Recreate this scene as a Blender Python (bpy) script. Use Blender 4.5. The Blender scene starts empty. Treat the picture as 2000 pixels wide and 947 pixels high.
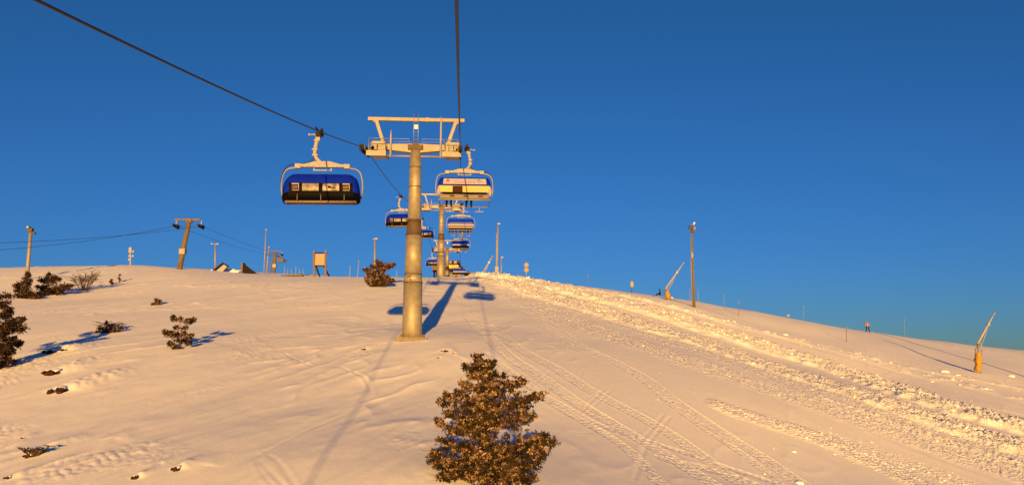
import bpy, math, random
import numpy as np
from mathutils import Vector, Matrix
random.seed(7); RNG = np.random.default_rng(7)
SC = bpy.context.scene
COL = SC.collection
# ------------------------------------------------------------------ camera
FPX, CX, CY = 1500.0, 1000.0, 473.5
PITCH = math.radians(9.0); YAW = math.atan(101/1500)
SUN_EL = math.radians(4.9); SUN_AZ = math.radians(2.9)      # light travels towards +Y, turned a little to +X
cam = bpy.data.cameras.new('camera'); cam_o = bpy.data.objects.new('camera', cam); COL.objects.link(cam_o)
cam.sensor_width = 36; cam.lens = 36*FPX/2000; cam.clip_start = 0.1; cam.clip_end = 9000
cam_o.location = (0, 0, 0); cam_o.rotation_euler = (math.radians(90)+PITCH, 0, -YAW)
SC.camera = cam_o
# ------------------------------------------------------------------ sky and sun
W = bpy.data.worlds.new('World'); SC.world = W; W.use_nodes = True
nt = W.node_tree; nt.nodes.clear()
sky = nt.nodes.new('ShaderNodeTexSky'); sky.sky_type = 'NISHITA'; sky.sun_disc = False
sky.sun_elevation = SUN_EL
sky.sun_rotation = math.pi + SUN_AZ                        # the sun stands behind the camera
sky.altitude = 500; sky.air_density = 1.0; sky.dust_density = 0.0; sky.ozone_density = 3.0
mul = nt.nodes.new('ShaderNodeMix'); mul.data_type = 'RGBA'; mul.blend_type = 'MULTIPLY'; mul.inputs[0].default_value = 1
SKY_TINT = (0.11, 0.25, 0.43, 1)
mul.inputs[7].default_value = SKY_TINT
wc = nt.nodes.new('ShaderNodeTexCoord'); ws = nt.nodes.new('ShaderNodeSeparateXYZ'); wm = nt.nodes.new('ShaderNodeMapRange')
wm.inputs['From Max'].default_value = .45; wx_ = nt.nodes.new('ShaderNodeMix'); wx_.data_type = 'RGBA'
wx_.inputs[6].default_value = (.138, .258, .52, 1); wx_.inputs[7].default_value = (.116, .296, .45, 1)
nt.links.new(wc.outputs['Generated'], ws.inputs[0]); nt.links.new(ws.outputs['Z'], wm.inputs['Value']); nt.links.new(wm.outputs[0], wx_.inputs[0]); nt.links.new(wx_.outputs[2], mul.inputs[7])
bg = nt.nodes.new('ShaderNodeBackground'); bg.inputs[1].default_value = 0.15
wo = nt.nodes.new('ShaderNodeOutputWorld')
nt.links.new(sky.outputs[0], mul.inputs[6]); nt.links.new(mul.outputs[2], bg.inputs[0]); nt.links.new(bg.outputs[0], wo.inputs[0])
sl = bpy.data.lights.new('sun', 'SUN'); sl.energy = 5.0; sl.angle = math.radians(0.5); sl.color = (1.0, 0.535, 0.112)
so = bpy.data.objects.new('sun', sl); COL.objects.link(so)
ldir = Vector((math.sin(SUN_AZ)*math.cos(SUN_EL), math.cos(SUN_AZ)*math.cos(SUN_EL), -math.sin(SUN_EL)))
so.rotation_euler = ldir.to_track_quat('-Z', 'Y').to_euler(); so.location = (0, -50, 60)
vs = SC.view_settings; vs.view_transform = 'Standard'; vs.look = 'None'; vs.exposure = 0.96; vs.gamma = 1
SC.cycles.max_bounces = 5; SC.cycles.use_denoising = True

# ------------------------------------------------------------------ pixel <-> world
F_ = (math.sin(YAW)*math.cos(PITCH), math.cos(YAW)*math.cos(PITCH), math.sin(PITCH))
R_ = (math.cos(YAW), -math.sin(YAW), 0)
U_ = (-math.sin(YAW)*math.sin(PITCH), -math.cos(YAW)*math.sin(PITCH), math.cos(PITCH))
def ray(px, py):
    u = (px-CX)/FPX; v = (CY-py)/FPX
    return Vector([F_[i]+u*R_[i]+v*U_[i] for i in range(3)])
def P(px, py, Y):
    d = ray(px, py); return d*(Y/d.y)
# ------------------------------------------------------------------ materials
def nodes(m): m.use_nodes = True; return m.node_tree, m.node_tree.nodes['Principled BSDF']
def mat(name, col, rough=0.6, metal=0.0, var=0.0, scale=8.0, bump=0.0, bscale=30.0, col2=None, coat=0):
    m = bpy.data.materials.new(name); t, b = nodes(m)
    b.inputs['Base Color'].default_value = (*col, 1); b.inputs['Roughness'].default_value = rough; b.inputs['Metallic'].default_value = metal
    b.inputs['Coat Weight'].default_value = coat
    tc = t.nodes.new('ShaderNodeTexCoord')
    if var or col2:
        n = t.nodes.new('ShaderNodeTexNoise'); n.inputs['Scale'].default_value = scale; n.inputs['Detail'].default_value = 5
        t.links.new(tc.outputs['Object'], n.inputs['Vector'])
        r = t.nodes.new('ShaderNodeValToRGB'); r.color_ramp.elements[0].position = .35; r.color_ramp.elements[1].position = .65
        c2 = col2 or tuple(c*(1-var) for c in col)
        r.color_ramp.elements[0].color = (*c2, 1); r.color_ramp.elements[1].color = (*col, 1)
        t.links.new(n.outputs[0], r.inputs[0]); t.links.new(r.outputs[0], b.inputs['Base Color'])
    if bump:
        n2 = t.nodes.new('ShaderNodeTexNoise'); n2.inputs['Scale'].default_value = bscale; n2.inputs['Detail'].default_value = 4
        bp = t.nodes.new('ShaderNodeBump'); bp.inputs['Strength'].default_value = bump; bp.inputs['Distance'].default_value = .02
        t.links.new(tc.outputs['Object'], n2.inputs['Vector']); t.links.new(n2.outputs[0], bp.inputs['Height']); t.links.new(bp.outputs[0], b.inputs['Normal'])
    return m
M = {}
M['galv'] = mat('galvanised_steel', (.34, .30, .235), .6, .45, .25, 2.5, .15, 40)
M['galv_dark'] = mat('weathered_steel', (.07, .055, .045), .6, .3, .3, 4, .1)
M['rust'] = mat('rusty_joint', (.10, .065, .04), .75, .1, .35, 3, .1)
M['rime'] = mat('rime_coated_steel', (.30, .30, .34), .75, 0, .25, 9, .5, 60)
M['paint'] = mat('pale_painted_steel', (.24, .22, .21), .55, .1, .25, 3, .2)
M['ladder'] = mat('ladder_aluminium', (.20, .22, .34), .4, .3, .1)
M['rubber'] = mat('black_rubber', (.022, .02, .02), .6)
M['rope'] = mat('steel_rope', (.035, .032, .034), .6, .3, .3, 40)
M['blue'] = mat('blue_tinted_bubble', (.003, .018, .44), .35, 0, .12, 3)
M['blue2'] = mat('blue_bubble_far', (.005, .028, .50), .3)
M['black'] = mat('black_plastic', (.0025, .002, .004), .4)
M['panel_dark'] = mat('dark_panel', (.035, .014, .01), .5)
M['yellow'] = mat('yellow_plastic', (.34, .25, .07), .5, 0, .10, 1.5)
M['yellow_strong'] = mat('yellow_machine_paint', (.36, .21, .008), .45, 0, .15, 2)
M['banner'] = mat('white_banner', (.27, .28, .46), .6)
M['red'] = mat('red_print', (.20, .03, .05), .6)
M['print'] = mat('dark_print', (.05, .04, .06), .6)
M['whiteprint'] = mat('white_print', (.32, .30, .40), .6)
M['photo'] = mat('poster_photo', (.30, .25, .25), .5, 0, 0, 4, col2=(.04, .03, .03))
M['photo2'] = mat('poster_photo_grey', (.22, .19, .19), .5, 0, 0, 7, col2=(.05, .04, .04))
M['tan'] = mat('tan_seat_shell', (.17, .13, .10), .6, 0, .15)
M['grey'] = mat('grey_shell', (.13, .11, .10), .6, 0, .2)
M['wood'] = mat('weathered_wood', (.15, .105, .06), .8, 0, .4, 5, .3)
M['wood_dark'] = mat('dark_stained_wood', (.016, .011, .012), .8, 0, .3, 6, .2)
M['board'] = mat('board_face', (.26, .22, .16), .7, 0, .06)
M['concrete'] = mat('concrete', (.20, .17, .15), .85, 0, .3, 4, .3)
M['stone'] = mat('stone_cladding', (.17, .11, .07), .85, 0, .5, 3, .4, 8)
M['roof'] = mat('brown_roof', (.11, .07, .055), .8, 0, .3, 3)
M['glass'] = mat('window_glass', (.02, .02, .03), .6)
M['rock'] = mat('lichen_rock', (.050, .026, .018), .85, 0, .5, 9, .6, 20)
M['bark'] = mat('pine_bark', (.11, .045, .026), .85, 0, .5, 14, .5, 40)
M['twig'] = mat('bare_twig', (.06, .035, .03), .85, 0, .3, 14)
M['lampglass'] = mat('lamp_glass', (.5, .52, .6), .2)
M['jacket_pink'] = mat('pink_jacket', (.28, .13, .14), .7); M['pants'] = mat('black_trousers', (.012, .012, .018), .7)
M['skin'] = mat('skin', (.25, .15, .12), .6); M['hair'] = mat('hair', (.15, .08, .04), .7)
M['jacket_dark'] = mat('dark_jacket', (.012, .014, .03), .7); M['jacket_grey'] = mat('grey_jacket', (.08, .08, .1), .7)
M['jacket_red'] = mat('red_jacket', (.12, .015, .015), .7)
M['helmet'] = mat('white_helmet', (.3, .28, .26), .35); M['ski'] = mat('ski_top', (.12, .11, .13), .4)
M['marker'] = mat('marker_pole', (.12, .06, .06), .6); M['marker_blue'] = mat('marker_pole_pale', (.16, .19, .32), .6)
M['padding'] = mat('yellow_padding', (.36, .20, .012), .7, 0, .2, 3)

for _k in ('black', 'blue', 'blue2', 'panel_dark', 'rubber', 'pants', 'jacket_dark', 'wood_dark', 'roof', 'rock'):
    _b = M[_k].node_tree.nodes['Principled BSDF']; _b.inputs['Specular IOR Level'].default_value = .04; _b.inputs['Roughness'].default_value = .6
def snow_material(name, groundlike):
    m = bpy.data.materials.new(name); t, b = nodes(m)
    b.inputs['Base Color'].default_value = (.84, .83, .84, 1); b.inputs['Roughness'].default_value = .7
    b.inputs['Specular IOR Level'].default_value = .25
    g = t.nodes.new('ShaderNodeNewGeometry')
    def noise(scale, det, vecscale=None):
        n = t.nodes.new('ShaderNodeTexNoise'); n.inputs['Scale'].default_value = scale; n.inputs['Detail'].default_value = det
        if vecscale:
            mp = t.nodes.new('ShaderNodeMapping'); mp.inputs['Scale'].default_value = vecscale; mp.inputs['Rotation'].default_value = (0, 0, math.radians(18))
            t.links.new(g.outputs['Position'], mp.inputs[0]); t.links.new(mp.outputs[0], n.inputs['Vector'])
        else: t.links.new(g.outputs['Position'], n.inputs['Vector'])
        return n
    n1 = noise(14, 6); n2 = noise(2.2, 4, (1, .3, 1))
    bp = t.nodes.new('ShaderNodeBump'); bp.inputs['Distance'].default_value = .03; bp.inputs['Strength'].default_value = .28
    t.links.new(n1.outputs[0], bp.inputs['Height'])
    bp2 = t.nodes.new('ShaderNodeBump'); bp2.inputs['Distance'].default_value = .10; bp2.inputs['Strength'].default_value = .22
    t.links.new(n2.outputs[0], bp2.inputs['Height']); t.links.new(bp2.outputs[0], bp.inputs['Normal'])
    last = bp
    if groundlike:
        a = t.nodes.new('ShaderNodeAttribute'); a.attribute_name = 'rough'
        v = t.nodes.new('ShaderNodeTexVoronoi'); v.inputs['Scale'].default_value = 6.5
        t.links.new(g.outputs['Position'], v.inputs['Vector'])
        mm = t.nodes.new('ShaderNodeMath'); mm.operation = 'MULTIPLY'; t.links.new(v.outputs[0], mm.inputs[0]); t.links.new(a.outputs['Fac'], mm.inputs[1])
        b3 = t.nodes.new('ShaderNodeBump'); b3.inputs['Distance'].default_value = .16; b3.inputs['Strength'].default_value = .5; b3.invert = True
        t.links.new(mm.outputs[0], b3.inputs['Height']); t.links.new(bp.outputs[0], b3.inputs['Normal']); last = b3
    t.links.new(last.outputs[0], b.inputs['Normal'])
    return m
M['snow'] = snow_material('snow', True); M['snowclod'] = snow_material('snow_clods', False)
def foliage(name, c1, c2, c3):
    m = bpy.data.materials.new(name); t, b = nodes(m)
    b.inputs['Roughness'].default_value = .75
    g = t.nodes.new('ShaderNodeNewGeometry')
    r = t.nodes.new('ShaderNodeValToRGB'); e = r.color_ramp.elements
    e[0].position = 0; e[0].color = (*c1, 1); e[1].position = 1; e[1].color = (*c3, 1)
    x = e.new(.72); x.color = (*c2, 1)
    t.links.new(g.outputs['Random Per Island'], r.inputs[0]); t.links.new(r.outputs[0], b.inputs['Base Color'])
    b.inputs['Specular IOR Level'].default_value = .2
    return m
for nm, pal in (('needle', ((.010, .008, .006), (.045, .029, .016), (.25, .165, .11))), ('needle_dark', ((.010, .007, .006), (.032, .018, .012), (.11, .062, .042))), ('needle_far', ((.022, .013, .010), (.075, .042, .030), (.24, .15, .12)))):
    for q, c in zip('abc', pal): M[nm+'_'+q] = foliage(nm+'_'+q, tuple(v*.45 for v in c), c, tuple(v*(2.0 if q == 'c' else 1.6) for v in c))

# ------------------------------------------------------------------ mesh builder
class MB:
    def __init__(s): s.v = []; s.f = []; s.mi = []; s.smooth = []
    def add(s, vs, fs, mi=0, smooth=False):
        o = len(s.v); s.v += [tuple(x) for x in vs]
        for f in fs: s.f.append(tuple(i+o for i in f)); s.mi.append(mi); s.smooth.append(smooth)
        return s
    def box(s, c, d, rot=None, mi=0, taper=1.0):
        x, y, z = d[0]/2, d[1]/2, d[2]/2
        vs = [Vector((sx*x*(taper if sz > 0 else 1), sy*y*(taper if sz > 0 else 1), sz*z)) for sz in (-1, 1) for sy in (-1, 1) for sx in (-1, 1)]
        if rot is not None: vs = [rot @ v for v in vs]
        c = Vector(c); vs = [v+c for v in vs]
        return s.add(vs, [(0,2,3,1),(4,5,7,6),(0,1,5,4),(2,6,7,3),(0,4,6,2),(1,3,7,5)], mi)
    def beam(s, a, b, w, h, mi=0, up=(0,0,1)):
        a, b = Vector(a), Vector(b); d = (b-a); L = d.length; d.normalize(); up = Vector(up)
        if abs(d.dot(up)) > .98: up = Vector((0,1,0))
        sd = d.cross(up).normalized(); u2 = sd.cross(d).normalized()
        R = Matrix((sd, d, u2)).transposed()
        return s.box((a+b)/2, (w, L, h), R, mi)
    def tube(s, pts, r, seg=8, mi=0, caps=True):
        pts = [Vector(p) for p in pts]; n = len(pts); rs = r if isinstance(r, (list, tuple)) else [r]*n
        ref = None; vs = []
        for i, p in enumerate(pts):
            d = (pts[min(i+1, n-1)]-pts[max(i-1, 0)]).normalized()
            if ref is None:
                a = Vector((0,0,1)) if abs(d.z) < .9 else Vector((1,0,0)); ref = d.cross(a).normalized()
            else: ref = (ref - d*ref.dot(d)).normalized()
            b = d.cross(ref)
            for k in range(seg):
                t = 2*math.pi*k/seg; vs.append(p+(ref*math.cos(t)+b*math.sin(t))*rs[i])
        fs = [(i*seg+k, i*seg+(k+1) % seg, (i+1)*seg+(k+1) % seg, (i+1)*seg+k) for i in range(n-1) for k in range(seg)]
        o = len(s.v)
        s.add(vs, fs, mi, True)
        if caps:
            s.f.append(tuple(o+k for k in range(seg))[::-1]); s.mi.append(mi); s.smooth.append(False)
            s.f.append(tuple(o+(n-1)*seg+k for k in range(seg))); s.mi.append(mi); s.smooth.append(False)
        return s
    def cyl(s, a, b, r0, r1=None, seg=16, mi=0): return s.tube([a, b], [r0, r0 if r1 is None else r1], seg, mi)
    def prism(s, poly, y0, y1, mi=0):      # poly in xz
        n = len(poly); vs = [(x, y0, z) for x, z in poly]+[(x, y1, z) for x, z in poly]
        fs = [tuple(range(n)), tuple(range(2*n-1, n-1, -1))]+[(i, i+n, (i+1) % n+n, (i+1) % n) for i in range(n)]
        return s.add(vs, fs, mi)
    def ball(s, c, r, mi=0, n=8, m=6, sc=(1,1,1)):
        c = Vector(c); vs = [c+Vector((0,0,r*sc[2]))]
        for j in range(1, m):
            for i in range(n):
                a = math.pi*j/m; b = 2*math.pi*i/n
                vs.append(c+Vector((math.sin(a)*math.cos(b)*r*sc[0], math.sin(a)*math.sin(b)*r*sc[1], math.cos(a)*r*sc[2])))
        vs.append(c-Vector((0,0,r*sc[2])))
        fs = [(0, 1+i, 1+(i+1) % n) for i in range(n)]
        for j in range(m-2): fs += [(1+j*n+i, 1+(j+1)*n+i, 1+(j+1)*n+(i+1) % n, 1+j*n+(i+1) % n) for i in range(n)]
        L = len(vs)-1; fs += [(L, 1+(m-2)*n+(i+1) % n, 1+(m-2)*n+i) for i in range(n)]
        return s.add(vs, fs, mi, True)
    def build(s, name, mats, parent=None, bevel=0):
        me = bpy.data.meshes.new(name); me.from_pydata(s.v, [], s.f)
        if not isinstance(mats, (list, tuple)): mats = [mats]
        for m in mats: me.materials.append(M[m] if isinstance(m, str) else m)
        me.polygons.foreach_set('material_index', s.mi); me.polygons.foreach_set('use_smooth', s.smooth)
        me.update(); o = bpy.data.objects.new(name, me); COL.objects.link(o)
        if parent: o.parent = parent
        if bevel:
            bv = o.modifiers.new('bevel', 'BEVEL'); bv.width = bevel; bv.segments = 2; bv.limit_method = 'ANGLE'
        return o
def thing(name, loc, label, cat, group=None, rz=0, rot=None):
    o = bpy.data.objects.new(name, None); COL.objects.link(o); o.empty_display_size = .3
    o.location = loc; o.rotation_euler = rot if rot else (0, 0, rz); tag(o, label, cat, group); return o
def tag(o, label=None, cat=None, group=None, kind=None):
    if label: o['label'] = label
    if cat: o['category'] = cat
    if group: o['group'] = group
    if kind: o['kind'] = kind
    return o
def kids(o): return [c for c in COL.objects if c.parent == o]
def copy_tree(o, parent=None):
    c = o.copy(); COL.objects.link(c); c.parent = parent
    for ch in kids(o): copy_tree(ch, c)
    return c

# ------------------------------------------------------------------ terrain
def smooth(a, b, x):
    t = np.clip((x-a)/(b-a), 0, 1); return t*t*(3-2*t)
_perm = RNG.permutation(4096)
_grad = RNG.uniform(0, 2*np.pi, 4096); _gx, _gy = np.cos(_grad), np.sin(_grad)
def gn(x, y, seed=0):
    xi = np.floor(x).astype(np.int64); yi = np.floor(y).astype(np.int64); xf = x-xi; yf = y-yi
    u = xf**3*(xf*(xf*6-15)+10); v = yf**3*(yf*(yf*6-15)+10)
    def g(ix, iy, dx, dy):
        h = _perm[(ix+seed*131+_perm[(iy+seed*57) & 4095]) & 4095]; return _gx[h]*dx+_gy[h]*dy
    a = g(xi, yi, xf, yf); b = g(xi+1, yi, xf-1, yf); c = g(xi, yi+1, xf, yf-1); d = g(xi+1, yi+1, xf-1, yf-1)
    return (a+(b-a)*u)*(1-v)+(c+(d-c)*u)*v      # about -0.7..0.7
def fbm(x, y, oct=3, seed=0):
    r = 0; a = 1
    for i in range(oct): r = r+a*gn(x*2**i+i*17.3, y*2**i-i*9.1, seed+i); a *= .5
    return r
CTRL_PX = [(900,947,23),(700,947,23),(450,947,23.5),(200,947,24),(0,947,25),(-300,947,26),
 (1200,947,26),(1500,947,32),(1800,947,40),(2000,947,45),(2300,947,52),
 (800,800,33),(600,800,33),(0,800,34),(300,800,33.5),(1100,800,36),(1200,800,38),(1500,800,47),(1800,800,62),(2000,800,70),
 (808,662,49.5),(765,678,47),(600,690,46.5),(350,685,46),(0,718,42),(-200,720,42),(840,690,44.5),
 (600,620,62),(200,620,60),(0,620,60),(930,620,66),(770,634,61),(1100,620,74),(1300,650,78),(1500,700,77),(1700,740,79),(1908,728,88),(2050,745,90),
 (930,580,84),(100,580,76),(400,580,75),(1100,575,97),(1352,600,102),(1500,640,104),(1695,652,122),(2000,700,118),
 (885,550,97),(870,543,108),(740,562,84),(700,545,100),(600,540,118),(500,535,125),(400,529,115),(300,520,110),(150,522,107),(0,531,102),(-300,545,100),
 (1000,543,110),(1050,549,113),(1200,567,118),(1350,588,123),(1500,613,128),(1850,668,132),(2000,686,134),(2300,730,138),
 (400,525.5,170),(300,521,170),(150,525,170),(533,536,220),(640,538,220)]
c3 = [tuple(P(*c)) for c in CTRL_PX]
c3 += [(0,0,-9.3),(-3,10,-7.8),(-40,0,-9.5),(40,0,-14),(0,-45,-19),(-60,-45,-19),(60,-45,-24),(100,0,-24),(-100,0,-9),
       (0,173,15.3),(-10,210,16.5),(8,210,16.5),(0,300,17),(50,180,9.5),(100,190,0),(60,300,4),(150,120,-14),(-130,130,12),(-150,220,14),(-60,320,20),(150,40,-30),(-100,60,4)]
c3 = np.array(c3); S_ = 50.0
def _U(r2): return np.where(r2 > 1e-9, r2*np.log(np.maximum(r2, 1e-9)), 0)
cx_, cy_ = c3[:,0]/S_, c3[:,1]/S_
n_ = len(c3)
K = _U((cx_[:,None]-cx_)**2+(cy_[:,None]-cy_)**2)+np.eye(n_)*2e-4
A = np.zeros((n_+3, n_+3)); A[:n_,:n_] = K; A[:n_,n_] = 1; A[:n_,n_+1] = cx_; A[:n_,n_+2] = cy_; A[n_:,:n_] = A[:n_,n_:].T
sol = np.linalg.solve(A, np.concatenate([c3[:,2], [0,0,0]]))
def h_macro(x, y):
    x = np.atleast_1d(np.asarray(x, float)); y = np.atleast_1d(np.asarray(y, float))
    xs, ys = np.clip(x, -190, 190)/S_, np.clip(y, -90, 330)/S_
    z = sol[n_]+sol[n_+1]*xs+sol[n_+2]*ys
    for i in range(n_): z = z+sol[i]*_U((xs-cx_[i])**2+(ys-cy_[i])**2)
    r = np.hypot(x, y-60)
    far = -70+6*gn(x/300, y/300, 3)
    w = smooth(150, 700, r)
    return z*(1-w)+far*w
def h_meso(x, y):
    a = math.radians(20); u = x*math.cos(a)-y*math.sin(a); v = x*math.sin(a)+y*math.cos(a)   # v runs with the wind
    left = 1-smooth(-2, 8, x-0.10*y+3)
    r = np.hypot(x, y)
    z = .16*gn(u/7, v/14, 11)+.05*gn(u/2.2, v/7, 12)*(.5+left)
    s = gn(u/1.1, v/4.2, 13); patch = smooth(.02, .35, gn(x/7, y/9, 15))
    wx = u+.8*gn(u/3, v/3, 17); wy = v+1.5*gn(u/4, v/4, 18)
    rd = np.maximum(.22-np.abs(gn(wx/2.4, wy/7, 19)), 0)/.22; patch2 = smooth(-.05, .3, gn(x/11+3, y/13, 20)); rd = rd*rd
    z = z+(.25+.75*left)*patch2*.065*rd*(1+.8*gn(u/.5, v/1.2, 22))
    sp = smooth(.18, .5, gn(x/5+9, y/6, 21))*left; z = z+sp*.08*np.abs(gn(x/.35, y/.5, 23))+sp*.04*np.maximum(gn(x/.9, y/1.4, 24), 0)
    z = z+left*patch*.06*np.maximum(s, 0)+.012*gn(u/.5, v/1.3, 14)*(.4+left)*(r < 140)
    return z
def h1(x, y): return float(h_macro(x, y)[0]+h_meso(np.array([float(x)]), np.array([float(y)]))[0])
_Ys = np.concatenate([np.arange(14, 160, .25)])
def ground_px(px, py):
    d = ray(px, py); X = d.x/d.y*_Ys; Z = d.z/d.y*_Ys
    g = h_macro(X, _Ys); hit = np.nonzero(g >= Z)[0]
    i = hit[0] if len(hit) else int(np.argmin(Z-g))
    return (X[i], _Ys[i])
def stand(px, py):                       # ground point seen at a pixel
    x, y = ground_px(px, py); return Vector((x, y, h1(x, y)))
def stand_at(px, Y, py=540):
    x = P(px, py, Y).x; return Vector((x, Y, h1(x, Y)))
# tracks and ridges drawn along the slope: (points, kind, width metres, strength)
TR = [
 # churned ploughed band on the right
 ([(960,542),(1040,553),(1100,566),(1200,590),(1300,617),(1400,650),(1500,681),(1600,713),(1700,746),(1850,795),(2030,842)], 'lump', 4.4, .38),
 ([(950,545),(1050,575),(1150,604),(1250,636),(1350,668),(1450,700),(1600,748),(1800,815),(2030,888)], 'lump', 3.8, .24),
 ([(985,562),(1050,596),(1150,640),(1300,692),(1450,742),(1600,790),(1800,858),(2030,935)], 'churn', 4.2, .14),
 ([(1010,560),(1150,590),(1300,640),(1450,690),(1650,755),(1850,822),(2030,880)], 'churn', 4.2, .14),
 ([(1000,552),(1100,588),(1200,625),(1350,680),(1500,730),(1700,800),(2030,905)], 'churn', 4.2, .12),
 ([(1430,803),(1500,822),(1560,842),(1620,862),(1680,893),(1750,925),(1830,960)], 'lump', 1.7, .10),
 ([(1600,850),(1750,900),(1900,950)], 'churn', 2.0, .05),
 ([(1060,549),(1200,573),(1350,608),(1500,650),(1650,690),(1800,732),(2030,790)], 'sparse', 1.8, .13),
 ([(1120,560),(1300,596),(1450,640),(1600,672),(1750,712),(1900,742),(2030,765)], 'sparse', 1.0, .10),
 # belts of tracks below the lift
 ([(915,590),(915,612),(935,640),(975,680),(1040,725),(1100,770),(1180,820),(1300,890),(1400,950)], 'belt', .75, .05),
 ([(945,630),(1000,672),(1080,715),(1160,768),(1240,812),(1330,865),(1450,945)], 'belt', .8, .05),
 ([(950,690),(1010,735),(1080,790),(1150,830),(1230,885),(1290,950)], 'belt', .45, .04),
 ([(1020,595),(1050,625),(1110,665),(1190,700),(1255,735),(1310,780),(1400,840),(1500,900),(1590,960)], 'belt', .9, .07),
 ([(1030,600),(1090,640),(1150,680),(1230,720),(1290,775),(1370,835),(1460,895),(1540,955)], 'belt', .5, .05),
 ([(1000,742),(1090,788),(1170,832),(1260,862),(1400,905),(1560,955)], 'belt', .4, .035),
 ([(1300,900),(1420,925),(1500,955)], 'belt', .6, .04),
 ([(1180,760),(1130,810)], 'ski', .12, .05), ([(1190,765),(1140,815)], 'ski', .12, .05),
 ([(1310,815),(1265,870),(1240,940)], 'ski', .14, .06), ([(1295,812),(1250,868)], 'ski', .14, .06),
 ([(1140,718),(1128,745)], 'ski', .12, .05), ([(1105,700),(1040,755)], 'ski', .10, .05),
 ([(1110,845),(1200,850),(1260,862)], 'ski', .10, .05), ([(1100,825),(1200,848)], 'ski', .10, .04),
 # curved trail on the left
 ([(555,690),(610,712),(660,716),(710,738),(725,765),(715,785),(660,815),(600,838),(545,865),(520,880)], 'ski', .16, .05),
 ([(560,693),(615,715),(665,719),(712,742),(720,768),(705,787)], 'ski', .14, .04),
 ([(505,895),(530,925),(560,955)], 'ski', .14, .035), ([(525,885),(550,910),(580,955)], 'ski', .14, .03),
 ([(500,900),(515,930),(540,960)], 'ski', .12, .03),
 # wind ribs
 ([(480,675),(600,656),(700,650),(780,648)], 'ridge', .5, .10), ([(250,705),(330,692),(420,672)], 'ridge', .5, .08),
 ([(560,690),(690,676),(770,668),(830,668)], 'ridge', .5, .10), ([(230,855),(330,800),(420,765)], 'ridge', .6, .05),
 ([(0,830),(120,785),(200,770)], 'ridge', .6, .06), ([(0,905),(60,880),(110,868)], 'ridge', .6, .12), ([(30,945),(70,925),(150,905)], 'ridge', .5, .12),
 ([(230,925),(300,905),(380,908)], 'ridge', .5, .10), ([(160,860),(230,855),(290,868)], 'ridge', .4, .08), ([(40,615),(120,605),(230,600)], 'ridge', .5, .08),
 ([(360,605),(420,600),(470,603)], 'ridge', .6, .1), ([(310,605),(350,590),(420,600)], 'ridge', .6, .1),
 ([(850,690),(880,690),(930,720),(900,740)], 'ridge', .25, .10),
 ([(860,945),(830,930),(870,900)], 'ridge', .4, .1),
]
TRW = []
for pts, kind, w, s in TR: TRW.append(([ground_px(*p) for p in pts], kind, w, s))
def smooth_poly(pts, n=6):
    out = []
    for i in range(len(pts)-1):
        p0 = pts[max(i-1, 0)]; p1 = pts[i]; p2 = pts[i+1]; p3 = pts[min(i+2, len(pts)-1)]
        for k in range(n):
            t = k/n; out.append(tuple(.5*(2*p1[j]+(p2[j]-p0[j])*t+(2*p0[j]-5*p1[j]+4*p2[j]-p3[j])*t*t+(-p0[j]+3*p1[j]-3*p2[j]+p3[j])*t**3) for j in (0, 1)))
    out.append(pts[-1]); return out
TRW = [(smooth_poly(p, 4), k, w, s) for p, k, w, s in TRW]
def poly_dist(x, y, pts, maxd):
    D = np.full(x.shape, 99.0); Sg = np.zeros(x.shape); SD = np.zeros(x.shape); acc = 0
    for (ax, ay), (bx, by) in zip(pts[:-1], pts[1:]):
        L = math.hypot(bx-ax, by-ay)
        if L < 1e-6: continue
        idx = np.nonzero((x > min(ax, bx)-maxd) & (x < max(ax, bx)+maxd) & (y > min(ay, by)-maxd) & (y < max(ay, by)+maxd))[0]
        if len(idx):
            dx, dy = (bx-ax)/L, (by-ay)/L; qx, qy = x[idx]-ax, y[idx]-ay
            t = np.clip(qx*dx+qy*dy, 0, L); ex, ey = qx-t*dx, qy-t*dy; d = np.hypot(ex, ey)
            m = d < D[idx]; ii = idx[m]; D[ii] = d[m]; SD[ii] = (acc+t)[m]; Sg[ii] = np.sign(dx*qy-dy*qx)[m]
        acc += L
    return D, SD, Sg
ROCKS = [(100,731,34,12),(112,767,34,16),(186,745,30,6),(95,693,24,10),(122,688,22,8),(343,920,18,12),(263,936,14,10),(57,893,22,7),(710,683,12,4),(868,688,18,6),(15,938,14,8),(310,908,8,4),(45,857,9,4),(855,700,8,3),(885,692,8,4)]
ROCKW = [(ground_px(a, b), math.hypot(*ground_px(a, b))/FPX*w, math.hypot(*ground_px(a, b))/FPX*h) for a, b, w, h in ROCKS]
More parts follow.
